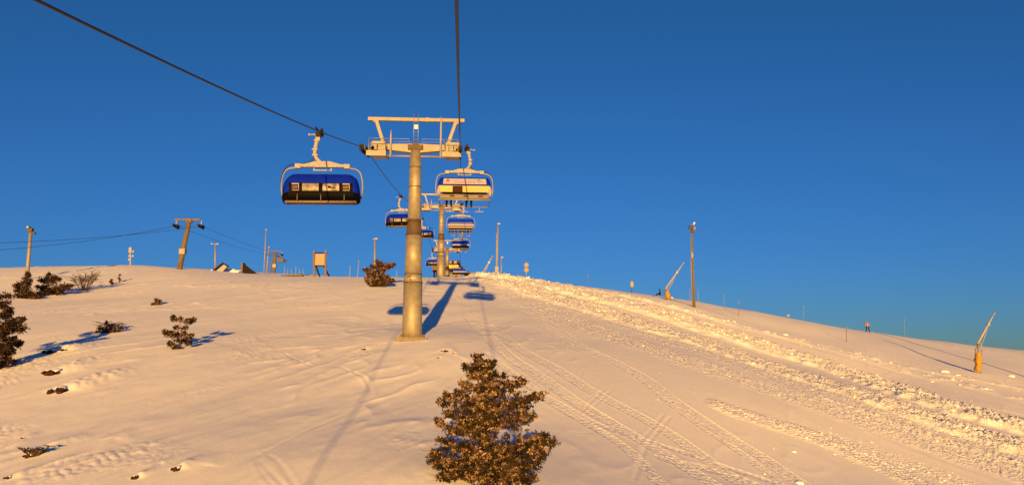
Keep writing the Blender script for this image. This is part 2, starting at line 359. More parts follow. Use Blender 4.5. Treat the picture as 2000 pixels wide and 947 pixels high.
def h_tracks(x, y):
    z = np.zeros(x.shape); rough = np.zeros(x.shape)
    blw = np.abs(fbm(x/.55, y/.55, 2, 30)); blw2 = np.abs(fbm(x/.28+5, y/.28, 2, 33)); big = gn(x/1.6, y/1.6, 36)
    for pts, kind, w, s in TRW:
        if kind == 'belt': w = w*1.6
        D, SD, Sg = poly_dist(x, y, pts, w*2.2)
        k = 1-smooth(.55*w, 1.0*w, D+.25*w*gn(x/1.3, y/1.3, 40))
        if kind == 'lump':
            z += s*k*(.6+.8*np.maximum(big+.25, 0)+1.0*blw+.35*blw2); rough = np.maximum(rough, k)
        elif kind == 'churn':
            z += s*k*(.2+.9*blw+.6*blw2); rough = np.maximum(rough, .7*k)
        elif kind == 'sparse':
            q = smooth(.15, .45, gn(x/1.5, y/1.1, 50)+.1); z += s*k*q*(.5+1.5*blw); z += .06*k; rough = np.maximum(rough, .5*k*q)
        elif kind == 'belt':
            inn = 1-smooth(.8*w/2, w/2, D); edge = np.exp(-((D-w/2)/.12)**2)
            z += -s*.35*inn+s*.22*edge+inn*(.013*np.sin(SD*2*math.pi/.30+3*gn(x, y, 70))+s*.7*blw2+s*.5*gn(D*2.6, SD/5, 71)); rough = np.maximum(rough, .32*inn)
        elif kind == 'ski':
            z += .2*(-s*np.exp(-(D/(w*.6))**2)+s*.6*np.exp(-((D-w*1.2)/(w*.6))**2))
        elif kind == 'ridge':
            side = np.where(Sg > 0, 1.8, .6)
            z += .34*s*np.exp(-(D/(w*side))**2)*(.2+1.8*np.maximum(gn(x/.9, y/1.8, 60)+.1, 0)+.4*blw)
    for (rx, ry), w, h in ROCKW:
        i_ = np.nonzero((np.abs(x-rx) < 5*w) & (np.abs(y-ry) < 9*w))[0]
        ex, ey = (x[i_]-rx-.2*w-.12*(y[i_]-ry))/(.8*w), (y[i_]-ry-.9*w); ey = np.where(ey > 0, ey/(2.6*w), ey/(.7*w))
        z[i_] += 0.55*h*np.exp(-ex**2-ey**2)*(1+.5*gn(x[i_]/.3, y[i_]/.5, 90))
    # long faint groomer stripes that follow the ploughed band
    D, SD, Sg = poly_dist(x, y, TRW[0][0], 34.0); dd = D*Sg; m = (1-smooth(18, 33, D))*smooth(-6, 4, x+.03*y-1.5)
    z += m*(.045*gn(dd/1.3+.3*gn(x/4, y/4, 80), SD/16, 81)+.022*gn(dd/.5, SD/7, 82)+.010*np.abs(gn(dd/.22, SD/1.4, 83)))
    q = smooth(.22, .5, gn(x/3.2, y/2.6, 84))*m; z += q*.10*np.abs(gn(x/.45, y/.45, 85)); rough = np.maximum(rough, .35*q)
    return z, rough
# groomed strip: faint long stripes right of the band
def h_full(x, y):
    t, rough = h_tracks(x, y)
    return h_macro(x, y)+h_meso(x, y)+t, rough
# polar grid, fine towards the slope in view
th = np.concatenate([np.arange(-180, -52, 3.0), np.arange(-52, -36, .5), np.arange(-36, 43, .062), np.arange(43, 60, .5), np.arange(60, 180, 3.0)])
rr = [3.0, 7, 12, 16]
r = 19.0
while r < 150: rr.append(r); r *= 1.0037
while r < 5000: rr.append(r); r *= 1.03
rr = np.array(rr); th = np.radians(th); nT, nR = len(th), len(rr)
TH, RR = np.meshgrid(th, rr); gx = (RR*np.sin(TH)).ravel(); gy = (RR*np.cos(TH)).ravel()
gz, rough = h_full(gx, gy)
co = np.empty((nT*nR+1, 3), np.float32); co[:-1, 0] = gx; co[:-1, 1] = gy; co[:-1, 2] = gz; co[-1] = (0, 0, h1(0, 0))
i, j = np.meshgrid(np.arange(nR-1), np.arange(nT), indexing='ij'); j2 = (j+1) % nT
quads = np.stack([i*nT+j, (i+1)*nT+j, (i+1)*nT+j2, i*nT+j2], -1).reshape(-1, 4)[:, ::-1]
jj = np.arange(nT); tris = np.stack([np.full(nT, nT*nR), (jj+1) % nT, jj], -1)
loops = np.concatenate([quads.ravel(), tris.ravel()]).astype(np.int32)
me = bpy.data.meshes.new('snow_ground'); me.vertices.add(len(co)); me.vertices.foreach_set('co', co.ravel())
me.loops.add(len(loops)); me.loops.foreach_set('vertex_index', loops)
npoly = len(quads)+nT; me.polygons.add(npoly)
ls = np.concatenate([np.arange(len(quads))*4, len(quads)*4+np.arange(nT)*3]).astype(np.int32)
me.polygons.foreach_set('loop_start', ls)
me.polygons.foreach_set('use_smooth', np.ones(npoly, bool)); me.materials.append(M['snow']); me.update(calc_edges=True); me.validate()
at = me.attributes.new('rough', 'FLOAT', 'POINT'); at.data.foreach_set('value', np.append(rough, 0).astype(np.float32))
ground = bpy.data.objects.new('snow_ground', me); COL.objects.link(ground); tag(ground, kind='structure')
# ------------------------------------------------------------------ snow clods thrown up along the ploughed band
def ico(sub):
    import bmesh
    b = bmesh.new(); bmesh.ops.create_icosphere(b, subdivisions=sub, radius=1); b.verts.ensure_lookup_table()
    v = np.array([q.co[:] for q in b.verts]); f = [tuple(w.index for w in q.verts) for q in b.faces]; b.free(); return v, np.array(f)
I1 = ico(1); I2 = ico(2)
cl_v, cl_f, off = [], [], 0
def clods(pts, w, n, smin, smax):
    global off
    seg = [math.hypot(b[0]-a[0], b[1]-a[1]) for a, b in zip(pts[:-1], pts[1:])]; cum = np.cumsum([0]+seg)
    for _ in range(n):
        s = random.random()*cum[-1]; k = min(int(np.searchsorted(cum, s))-1, len(seg)-1); k = max(k, 0); t = (s-cum[k])/max(seg[k], 1e-6)
        x = pts[k][0]*(1-t)+pts[k+1][0]*t+random.gauss(0, w); y = pts[k][1]*(1-t)+pts[k+1][1]*t+random.gauss(0, w)
        size = .75*(smin+(smax-smin)*random.random()**5)
        cl_list.append((x, y, size))
cl_list = []
def Wd(i): return TRW[i][0]
clods(Wd(0), 1.9, 1150, .05, .32); clods(Wd(1), 1.7, 700, .05, .24); clods(Wd(5), .9, 190, .04, .20)
clods(Wd(2), 1.5, 800, .03, .14); clods(Wd(3), 1.5, 800, .03, .14); clods(Wd(7), 1.5, 200, .06, .34); clods(Wd(8), 1.0, 130, .06, .36)
clods(Wd(6), 1.3, 260, .03, .18); clods(Wd(12), 1.5, 60, .03, .10); clods(Wd(4), 2.2, 600, .03, .14)
X = np.array([c[0] for c in cl_list]); Yv = np.array([c[1] for c in cl_list]); Z, _ = h_full(X, Yv)
def add_clod(x, y, z, s):
    global off
    v, f = (I2 if s > .2 else I1)
    q = v*RNG.uniform(.72, 1.12, (len(v), 1))*np.array([random.uniform(.8, 1.3), random.uniform(.8, 1.3), random.uniform(.3, .55)])*s
    a = random.random()*6.28; c_, s_ = math.cos(a), math.sin(a)
    q = np.stack([q[:,0]*c_-q[:,1]*s_+x, q[:,0]*s_+q[:,1]*c_+y, q[:,2]+z-.16*s], -1)
    cl_v.append(q); cl_f.append(f+off); off += len(q)
for (x, y, s), z in zip(cl_list, Z): add_clod(x, y, z, s)
cm = bpy.data.meshes.new('snow_clods'); cm.from_pydata(np.concatenate(cl_v).tolist(), [], np.concatenate(cl_f).tolist()); cm.materials.append(M['snowclod'])
cm.polygons.foreach_set('use_smooth', [True]*len(cm.polygons))
co_ = bpy.data.objects.new('snow_clods', cm); COL.objects.link(co_); tag(co_, 'loose lumps of snow thrown along the ploughed band', 'snow clods', kind='stuff')
# single large lumps of snow that stand clear of the band
for px, py, s, lab in [(1845,727,.75,'large rounded lump of snow left of the leaning yellow padded snow lance'),
                       (1975,735,.55,'rounded lump of snow right of the leaning yellow padded snow lance'),
                       (1697,676,.0,None),(1870,735,.5,'low lump of snow touching the foot shadow of the yellow padded lance'),
                       (1310,580,.5,'pale lump of snow at the foot of the upper tilted snow lance'),
                       (1567,665,.55,'snow block on the open piste below the two thin marker poles'),
                       (1534,654,.5,'snow block uphill and left of another on the open piste'),
                       (1560,942,.30,'small clod of snow alone near the lower edge'),(1110+1000-560,880,.2,'tiny clod of snow on smooth piste by the lower lump row')]:
    if not lab: continue
    g = stand(px, py); q = I2[0]*RNG.uniform(.75, 1.12, (len(I2[0]), 1))*np.array([1.25, 1, .5])*s*.7
    mb = MB(); mb.add(q.tolist(), [tuple(f) for f in I2[1].tolist()], 0, True); o = mb.build('snow_lump', 'snowclod'); o.location = g; tag(o, lab, 'snow lump')
    sb = o.modifiers.new('s', 'SUBSURF'); sb.levels = sb.render_levels = 1

# ------------------------------------------------------------------ chairlift line
XR = -0.10; XL = -6.33; XC = (XR+XL)/2+.17
T1, T2, T3, T4 = 49.5, 118.0, 173.0, 204.0
ZT1 = 14.05; ZT2 = P(826, 404, T2).z; ZT3 = P(873, 486, T3).z-.1; ZT4 = P(893, 526, T4).z
T0 = -45.0
def rope_z(y):
    if y < T1: return 3.1+.194*y+.00055*y*y
    for a, b, za, zb, sag in ((T1, T2, ZT1, ZT2, 1.0), (T2, T3, ZT2, ZT3, .5), (T3, T4, ZT3, ZT4, .15)):
        if y <= b: t = (y-a)/(b-a); return za+(zb-za)*t-4*sag*t*(1-t)
    return ZT4
ROPE_Y = [T0-20+i*2.5 for i in range(int((T4+2-T0+20)/2.5))]
for x, nm in ((XL, 'left haul rope of the chairlift carrying the chairs coming down'), (XR, 'right haul rope of the chairlift running straight overhead up the hill')):
    mb = MB(); mb.tube([(x, y, rope_z(y)) for y in ROPE_Y], .029, 8); tag(mb.build('haul_rope', 'rope'), nm, 'cable')

def make_tower(Yt, zr, zg, label, group='chairlift towers'):
    root = thing('chairlift_tower', (XC, Yt, zg), label, 'lift tower', group)
    H = zr-zg; k = 1.0
    def seg(name, z0, z1, r0, r1, m):
        mb = MB(); mb.cyl((0,0,z0), (0,0,z1), r0, r1, 40); return mb.build(name, m, root)
    # stepped pole with flanged joints
    s0 = min(3.45, H*.3); s1 = s0+.55; s2 = H*.53; s3 = H*.61; top = H-.15
    seg('pole_section', -1.0, s0, .64, .60, 'galv'); seg('pole_joint', s0+.004, s1, .60, .545, 'galv')
    seg('pole_section', s1+.004, s2, .545, .525, 'galv'); seg('pole_joint', s2+.004, s3, .525, .43, 'rust')
    seg('pole_section', s3+.004, top, .42, .37, 'galv')
    for z, rad in ((s0, .625), (s1, .57), (s2, .545), (s3, .45), (H-2.6, .41), (H-1.3, .39)):
        mb = MB(); mb.cyl((0,0,z-.025), (0,0,z+.025), rad, rad, 40)
        mb.build('flange', 'galv_dark', root)
    mb = MB()
    for q in range(24):
        a = q*math.pi/12; mb.cyl((.72*math.cos(a), .72*math.sin(a), .0), (.72*math.cos(a), .72*math.sin(a), .16), .03, .03, 6)
    mb.box((0, 0, -.08), (1.55, 1.55, .14)); mb.build('base_plate', 'concrete', root)
    mb = MB(); mb.box((-.22, -.60, s0+.42), (.26, .10, .22)); mb.box((-.14, -.62, s0+.05), (.10, .06, .34)); mb.build('number_plate', 'galv_dark', root)
    # crossarm: two tapered arms bolted to the head
    za = H+.08
    mb = MB()
    for s in (-1, 1):
        poly = [(s*.2, za+.22), (s*.2, za-.40), (s*.9, za-.33), (s*2.35, za-.16), (s*2.35, za+.16), (s*.9, za+.20)]
        if s > 0: poly = poly[::-1]
        mb.prism(poly, -.2, .2)
    mb.build('crossarm', 'paint', root, .02)
    mb = MB(); mb.box((0, 0, za-.05), (1.0, .62, .34)); mb.box((0, 0, za+.20), (.45, .5, .16)); mb.build('head_plate', 'rust', root, .02)
    mb = MB(); mb.tube([(-2.4, -.1, za-.62), (2.4, -.1, za-.62)], .06, 8); mb.tube([(-2.4, .2, za-.52), (2.4, .2, za-.52)], .045, 8); mb.build('cable_duct', 'galv', root)
    # lifting frame above
    zt = H+1.98
    mb = MB(); mb.beam((-3.18, 0, zt), (3.20, 0, zt), .22, .24); mb.box((.72, 0, zt), (.26, .27, .29)); mb.build('lifting_beam', 'paint', root, .015)
    for s in (-1, 1):
        mb = MB(); mb.beam((s*2.62, 0, zt-.12), (s*2.08, 0, za+.1), .22, .24, up=(0,1,0)); mb.prism([(s*2.9, zt-.12), (s*2.45, zt-.12), (s*2.55, zt-.4)][::s], -.1, .1); mb.build('strut', 'paint', root, .01)
    mb = MB()
    for s in (-1, 1): mb.tube([(s*.15-.0, -.1, za+.2), (s*.15, -.1, zt+.35)], .022, 6)
    for q in range(8): mb.tube([(-.15, -.1, za+.3+q*.24), (.15, -.1, za+.3+q*.24)], .014, 6)
    mb.box((0, -.12, zt-.52), (.26, .02, .30)); mb.build('ladder', 'ladder', root)
    for x, z1 in ((-1.62, za+1.1), (1.65, zt+.16)):
        mb = MB(); mb.tube([(x, -.3, za-.75), (x, -.3, z1-.4), (x, -.3, z1)], [.075, .06, .02], 8); mb.build('guide_post', 'rime', root)
    mb = MB()
    for s in (-1, 1):
        mb.tube([(s*.35, -.3, za+.2), (s*.42, -.3, za+.5), (s*2.7, -.3, za+.5), (s*2.8, -.3, za+.1)], .014, 6)
        mb.tube([(s*.35, .3, za+.2), (s*.42, .3, za+.48), (s*2.7, .3, za+.48), (s*2.8, .3, za+.1)], .014, 6)
    mb.build('handrail', 'ladder', root)
    sl_ = (rope_z(Yt+3)-rope_z(Yt-3))/6; sl_ = max(min(sl_, .25), 0)
    for s in (-1, 1):
        # work platform on each side
        mb = MB()
        for y in (-1.5, -.5, .5, 1.5):
            mb.beam((s*1.95, y, za-.62+y*sl_), (s*2.85, y, za-.62+y*sl_), .06, .07)
        mb.beam((s*1.95, -1.7, za-.58-1.7*sl_), (s*1.95, 1.7, za-.58+1.7*sl_), .07, .16); mb.beam((s*2.85, -1.7, za-.58-1.7*sl_), (s*2.85, 1.7, za-.58+1.7*sl_), .07, .16)
        mb.box((s*2.4, -1.72, za-.60-1.7*sl_), (1.25, .06, .34)); mb.box((s*2.4, 0, za-.66), (.86, 3.3, .03), Matrix.Rotation(math.atan(sl_), 3, 'X'))
        mb.build('walkway', 'paint', root)
        mb = MB()
        for y in (-1.7, 0, 1.7):
            for x in (1.92, 2.88): mb.tube([(s*x, y, za-.6+y*sl_), (s*x, y, za+.38+y*sl_)], .018, 6)
        for x in (1.92, 2.88):
            for dz in (.38, .1): mb.tube([(s*x, -1.7, za+dz-1.7*sl_), (s*x, 1.7, za+dz+1.7*sl_)], .016, 6)
        mb.tube([(s*1.92, -1.7, za+.38-1.7*sl_), (s*2.88, -1.7, za+.38-1.7*sl_)], .016, 6)
        mb.build('walkway_railing', 'ladder', root)
        mb = MB(); mb.box((s*2.22, 0, za+.02), (.5, .55, .62)); mb.box((s*2.72, -.1, za-.02), (.42, .4, .48)); mb.box((s*2.45, -.35, za+.2), (.8, .1, .2)); mb.box((s*2.05, -.5, za-.25), (.26, .3, .5)); mb.build('support_bracket', 'paint', root, .02)
        # sheave train: wheels between side beams
        xr = XR-XC if s > 0 else XL-XC
        mb = MB(); mb.beam((xr-s*.14, -1.7, -.12+H-1.7*sl_), (xr-s*.14, 1.7, -.12+H+1.7*sl_), .10, .20)
        for y in (-1.25, -.4, .4, 1.25): mb.beam((xr-s*.12, y-.38, H-.20+(y-.38)*sl_), (xr-s*.12, y+.38, H-.20+(y+.38)*sl_), .16, .16)
        mb.beam((xr-s*.1, -.2, H-.3), (s*2.7, -.2, za-.1), .2, .2)
        mb.build('sheave_frame', 'galv_dark', root)
        mb = MB()
        for q in range(8):
            y = -1.66+q*.474; z = H-.27+y*sl_+.01; mb.cyl((xr-.06, y, z), (xr+.06, y, z), .215, .215, 16)
        mb.build('sheave_wheels', 'rubber', root)
        mb = MB(); mb.box((xr+s*.02, -1.85, H-.17-1.8*sl_), (.26, .12, .38)); mb.build('rope_catcher', 'rubber', root)
    return root
z1 = P(808, 658, T1).z
make_tower(T1, ZT1, z1, 'tallest nearest chairlift tower, stepped steel pole with T-shaped head')
make_tower(T2, ZT2, h1(XC, T2), 'second chairlift tower, smaller, seen right behind the nearest one at the crest')
make_tower(T3, ZT3, h1(XC, T3), 'farthest chairlift tower, low pole just before the hilltop station')

# ------------------------------------------------------------------ chairs (local: rope at origin, riders face +y)
def shell(rows, ncol, a0=.8, bend=.35, u0=-1.0, u1=1.0, off=0.0):
    """rows: (y, z, halfwidth); ends bend backwards."""
    vs = []; n = len(rows)
    for (y, z, hw) in rows:
        for c in range(ncol+1):
            u = u0+(u1-u0)*c/ncol; e = max(0, (abs(u)-a0)/(1-a0))
            vs.append((hw*u, y-bend*e*e*(1 if y > 0 else -.3), z-.06*e*e))
    fs = [(r*(ncol+1)+c, r*(ncol+1)+c+1, (r+1)*(ncol+1)+c+1, (r+1)*(ncol+1)+c) for r in range(n-1) for c in range(ncol)]
    return vs, fs
def catmull(pts, n=4):
    out = []
    for i in range(len(pts)-1):
        p0 = pts[max(i-1, 0)]; p1 = pts[i]; p2 = pts[i+1]; p3 = pts[min(i+2, len(pts)-1)]
        for k in range(n):
            t = k/n; out.append(tuple(.5*(2*p1[j]+(p2[j]-p0[j])*t+(2*p0[j]-5*p1[j]+4*p2[j]-p3[j])*t*t+(-p0[j]+3*p1[j]-3*p2[j]+p3[j])*t**3) for j in range(len(p1))))
    out.append(pts[-1]); return out
def chair_common(root):
    mb = MB(); mb.box((.06, 0, -.02), (.16, .62, .15)); mb.box((.02, .38, .03), (.10, .22, .10)); mb.box((.14, -.28, .04), (.14, .26, .16))
    mb.box((.2, .0, -.10), (.24, .3, .22)); mb.tube([(.15, -.3, .0), (.28, .42, .12)], .05, 8)
    g = mb.build('grip', 'rubber', root, .01)
    mb = MB(); mb.tube([(.2, 0, -.06), (.56, .04, -.10)], .03, 8); mb.ball((.6, .04, -.10), .055); mb.build('lever', 'rime', g)
    mb = MB(); path = catmull([(.20, 0, -.05), (.26, 0, -.35), (.34, 0, -.75), (.32, 0, -1.05), (.16, 0, -1.25), (.0, 0, -1.38)], 4)
    mb.tube(path, [.095-.02*i/len(path) for i in range(len(path))], 10)
    for z, x in ((-.35, .26), (-.75, .35), (-1.0, .34), (-.15, .22)): mb.box((x, -.02, z), (.24, .24, .07))
    mb.box((.22, .0, -.22), (.20, .22, .20)); mb.build('hanger_arm', 'rime', root)
    mb = MB(); mb.prism([(-1.2, -1.42), (-1.2, -1.53), (1.2, -1.53), (1.2, -1.42), (.75, -1.39), (.33, -1.27), (-.33, -1.27), (-.75, -1.39)], -.10, .10)
    for s in (-1, 1): mb.box((s*1.08, 0, -1.49), (.26, .26, .20))
    mb.tube([(-.42, -.05, -1.64), (.42, -.05, -1.64)], .035, 8); mb.box((-.38, -.05, -1.58), (.05, .05, .12)); mb.box((.38, -.05, -1.58), (.05, .05, .12))
    mb.build('hanger_beam', 'rime', root, .015)
    for s in (-1, 1):
        mb = MB(); p = catmull([(s*1.05, 0, -1.56), (s*1.42, 0, -1.58), (s*1.66, .0, -1.74), (s*1.76, .02, -2.1), (s*1.77, .05, -2.55), (s*1.70, .12, -2.92)], 5)
        mb.tube(p, .036, 8); mb.build('bail', 'paint', root)
    mb = MB(); mb.tube(catmull([(.38, .04, -.95), (.46, .05, -1.2), (.85, .05, -1.38), (1.35, .05, -1.40), (1.66, .05, -1.62), (1.80, .05, -2.1)], 4), .013, 5)
    mb.tube(catmull([(.34, .04, -1.05), (.44, .05, -1.26), (.9, .05, -1.44), (1.4, .05, -1.45), (1.70, .08, -1.75), (1.82, .05, -2.2)], 4), .010, 5); mb.build('control_cable', 'rubber', root)
def closed_chair():
    root = thing('chairlift_chair', (0,0,0), 'x', 'chairlift chair'); chair_common(root)
    prof = catmull([(-.30, -1.86, 1.30), (-.12, -1.72, 1.36), (.22, -1.70, 1.40), (.58, -1.84, 1.52), (.82, -2.12, 1.62), (.90, -2.42, 1.67), (.86, -2.62, 1.68)], 4)
    vs, fs = shell(prof, 28); mb = MB(); mb.add(vs, fs, 0, True); o = mb.build('canopy', 'blue', root)
    s = o.modifiers.new('s', 'SOLIDIFY'); s.thickness = .025; s.offset = -1
    vs, fs = shell([(.875, -2.60, 1.69), (.87, -2.74, 1.70), (.80, -2.90, 1.66), (.60, -2.95, 1.6)], 28); mb = MB(); mb.add(vs, fs, 0, True)
    mb.box((0, .87, -2.66), (.16, .04, .22)); mb.build('lower_shell', 'black', root)
    for s in (-1, 1):
        mb = MB(); mb.prism([(s*1.50, -1.95), (s*1.66, -2.4), (s*1.68, -2.85), (s*1.2, -2.85), (s*1.25, -2.0)][::s], -.22, .30); mb.build('side_panel', 'black', root)
    mb = MB(); mb.prism([(-1.55, -2.85), (-1.55, -2.2), (1.55, -2.2), (1.55, -2.85)][::-1], -.28, -.18); mb.build('backrest', 'black', root)
    mb = MB(); mb.box((0, .12, -2.80), (3.1, .62, .12)); mb.build('seat', 'black', root)
    # panels set on the curved front
    def yz(z):
        for a, b in zip(prof[:-1], prof[1:]):
            if a[1] >= z >= b[1] and a[0] > .2: t = (a[1]-z)/(a[1]-b[1]+1e-9); return a[0]+(b[0]-a[0])*t
        return .9
    def panel(name, x0, x1, z0, z1, m, lift):
        rows = [(yz(z1+(z0-z1)*q/4)+lift, z1+(z0-z1)*q/4) for q in range(5)]; vs = []; fs = []
        for y, z in rows: vs += [(x0, y, z), (x1, y, z)]
        fs = [(2*q, 2*q+1, 2*q+3, 2*q+2) for q in range(4)]
        mb = MB(); mb.add(vs, fs, 0, True); o = mb.build(name, m, root); return o
    panel('poster_backing', -1.36, 1.36, -2.60, -2.22, 'black', .012)
    panel('poster', -.78, -.07, -2.56, -2.25, 'photo', .022); panel('poster', .10, .80, -2.56, -2.25, 'photo2', .022)
    mbp = MB(); mbp.box((-.45, yz(-2.42)+.032, -2.43), (.34, .01, .04)); mbp.box((-.36, yz(-2.38)+.032, -2.385), (.14, .01, .04)); mbp.build('poster_figure', 'black', root)
    for x0, x1 in ((-1.25, -.90), (.92, 1.26)):
        p = panel('info_panel', x0, x1, -2.57, -2.24, 'panel_dark', .020)
        mb = MB()
        mb.box(((x0+x1)/2, yz(-2.27)+.03, -2.27), (x1-x0-.04, .008, .035)); mb.box(((x0+x1)/2-.02, yz(-2.54)+.03, -2.54), (x1-x0-.06, .008, .018))
        mb.box((x0+.03, yz(-2.4)+.032, -2.4), (.025, .008, .16))
        for q in range(4): mb.box((x0+.10+q*.055, yz(-2.38)+.03, -2.38), (.035, .008, .022)); mb.box((x0+.12+q*.05, yz(-2.45)+.03, -2.45), (.03, .008, .022))
        mb.build('lettering', 'whiteprint', p)
    mb = MB()
    for z, y, r_ in ((-2.99, .80, .035), (-3.06, 1.0, .03)): mb.tube([(-1.52, y, z), (1.52, y, z)], r_, 8)
    mb.tube([(-1.55, .1, -2.95), (1.55, .1, -2.95)], .05, 8)
    for x in (-1.5, -.95, -.35, .35, .95, 1.5): mb.tube([(x, .1, -2.92), (x, 1.0, -3.06)], .022, 6)
    for x in (-1.0, 0, 1.0): mb.tube([(x, .92, -2.70), (x, .95, -3.02)], .016, 6)
    mb.build('footrest', 'tan', root)
    for c in kids(root):
        if c.name.split('.')[0] in ('canopy', 'lower_shell', 'side_panel', 'backrest', 'seat', 'poster_backing', 'poster', 'poster_figure', 'info_panel', 'footrest'): c.location.z = -.17
    return root
def open_chair(style):
    root = thing('chairlift_chair', (0,0,0), 'x', 'chairlift chair'); chair_common(root)
    if style == 'yellow': prof = [(-.42, -2.32, 1.63), (-.40, -2.10, 1.60), (-.30, -1.92, 1.54), (-.05, -1.80, 1.48), (.35, -1.78, 1.46), (.72, -1.92, 1.5), (.9, -2.2, 1.55)]
    else: prof = [(-.44, -2.42, 1.63), (-.42, -2.15, 1.60), (-.30, -1.92, 1.54), (-.05, -1.80, 1.48), (.35, -1.78, 1.46), (.72, -1.92, 1.5), (.9, -2.2, 1.55)]
    vs, fs = shell(catmull(prof, 4), 28, .86, .2); mb = MB(); mb.add(vs, fs, 0, True); o = mb.build('canopy', 'blue' if style == 'yellow' else 'blue2', root)
    s = o.modifiers.new('s', 'SOLIDIFY'); s.thickness = .025
    yb = -.42
    if style == 'yellow':
        mb = MB(); mb.add([(-1.32, yb-.09, -2.30), (1.36, yb-.09, -2.30), (1.32, yb+.03, -1.94), (-1.28, yb+.03, -1.94)], [(0,1,2,3)]); b = mb.build('banner', 'banner', root)
        def bar(mb, x0, x1, z, h): y = yb-.09+(z+2.30)/.36*.12-.012; mb.add([(x0, y, z-h/2), (x1, y, z-h/2), (x1, y+.0, z+h/2), (x0, y+.0, z+h/2)], [(0,1,2,3)])
        mb = MB(); rx = random.Random(3); x = -.78
        while x < .95: w = rx.uniform(.03, .07); bar(mb, x, x+w, -2.05, .03); x += w+rx.choice((.02, .02, .05))
        x = -.6
        while x < .6: w = rx.uniform(.04, .09); bar(mb, x, x+w, -2.18, .055); x += w+rx.choice((.02, .02, .05))
        mb.build('lettering', 'red', b)
        mb = MB(); mb.cyl((-1.02, yb-.07, -2.08), (-1.02, yb-.02, -2.08), .10, .10, 20); mb.build('round_logo', 'red', b)
        mb = MB(); mb.tube([(.92+.09*math.cos(a/10*5.2+.6), yb-.05, -2.10+.09*math.sin(a/10*5.2+.6)) for a in range(11)], .015, 5); mb.ball((1.08, yb-.05, -2.13), .03); mb.build('ring_logo', 'print', b)
        mb = MB(); mb.prism([(-1.60, -2.78), (-1.62, -2.45), (-1.55, -2.36), (1.55, -2.36), (1.62, -2.45), (1.60, -2.78)][::-1], yb-.04, yb+.12); br = mb.build('backrest', 'yellow', root, .03)
        mb = MB(); mb.box((-.42, yb-.05, -2.60), (.62, .02, .40)); mb.build('dark_sticker', 'panel_dark', br)
        mb = MB(); rx = random.Random(5); x = .55
        while x < 1.15: w = rx.uniform(.04, .07); mb.box((x+w/2, yb-.046, -2.46), (w, .01, .06)); x += w+.02
        mb.build('lettering', 'whiteprint', br)
        mb = MB(); mb.box((0, yb-.02, -2.82), (2.75, .12, .10)); mb.build('seat_slot', 'black', root)
        mb = MB(); mb.prism([(-1.55, -2.88), (1.55, -2.88), (1.50, -3.14), (-1.50, -3.14)][::-1], yb+.0, yb+.30); mb.build('seat', 'grey', root, .03)
        for x in (-.75, .1, 1.0): mb = MB(); mb.box((x, yb-.01, -2.99), (.30, .04, .07)); mb.build('hinge', 'panel_dark', root)
        for s in (-1, 1):
            mb = MB(); mb.ball((s*1.58, yb+.0, -2.72), .17, sc=(.7, .6, 1.6)); mb.build('end_cap', 'rime', root)
    else:
        mb = MB(); mb.prism([(-1.60, -2.66), (-1.62, -2.48), (1.62, -2.48), (1.60, -2.66)][::-1], yb-.02, yb+.1); br = mb.build('backrest', 'banner', root, .02)
        mb = MB(); mb.prism([(-1.58, -2.70), (1.58, -2.70), (1.50, -2.98), (-1.50, -2.98)][::-1], yb, yb+.35); mb.build('seat', 'tan' if style == 'blue' else 'black', root, .03)
        mb = MB(); mb.box((0, yb-.06, -2.36), (2.9, .03, .05)); mb.build('rear_trim', 'rime', root)
    mb = MB(); mb.box((0, .1, -3.0), (3.0, .75, .12)); mb.build('seat_cushion', 'black', root)
    mb = MB(); mb.tube([(-1.55, yb-.02, -3.20), (1.55, yb-.02, -3.20)], .045, 8); mb.tube([(-1.5, .85, -3.38), (1.5, .85, -3.38)], .03, 8)
    for s in (-1, 1): mb.tube([(s*1.55, yb, -3.2), (s*1.6, .2, -3.1), (s*1.5, .85, -3.38)], .03, 6)
    mb.build('seat_frame', 'paint', root)
    mb = MB()
    for x in (-.9, 0, .95): mb.tube([(x, .85, -3.38), (x, .85, -3.66)], .022, 6); mb.tube([(x-.28, .85, -3.66), (x+.28, .85, -3.66)], .028, 6)
    mb.build('footrest', 'rime', root)
    return root
def place_chair(o, x, y, rz, label, group, tilt=0, s=1.0):
    o.location = (x, y, rope_z(y)); o.scale = (1, 1, 1.06); o.rotation_euler = (0, tilt, rz); o['label'] = label; o['group'] = group; return o
proto_d = closed_chair()
GD = 'closed blue bubble chairs coming down the left rope'
yd = [34.3, 81.0, 128.0, 176.0]
labs_d = ['large closed blue bubble chair with two photo posters, nearest on the left rope', 'closed blue bubble chair partly hidden behind the left edge of the nearest tower pole',
          'closed blue bubble chair showing its right half just right of the nearest tower pole', 'smallest closed blue bubble chair, left of the second tower pole near the crest']
ds = [proto_d]+[copy_tree(proto_d) for _ in range(3)]
for o, y, l in zip(ds, yd, labs_d): place_chair(o, XL, y, math.pi+(.10 if y < 40 else 0), l, GD, .03)
GU = 'chairs going up the right rope'
pu = open_chair('yellow'); place_chair(pu, XR+.28, 46.8, 0, 'chair with yellow back, white banner and dark square sticker beside the nearest tower head', GU)
pb = open_chair('blue'); place_chair(pb, XR+.05, 95.0, 0, 'blue canopied chair full of riders directly below the yellow backed chair', GU)
pk = open_chair('dark'); place_chair(pk, XR+.05, 140.0, 0, 'blue canopied chair with dark seat beside the head of the farthest tower', GU)
pz = copy_tree(pk); place_chair(pz, XR-.3, 189.0, 0, 'dark chair arriving at the yellow machinery of the hilltop station', GU)

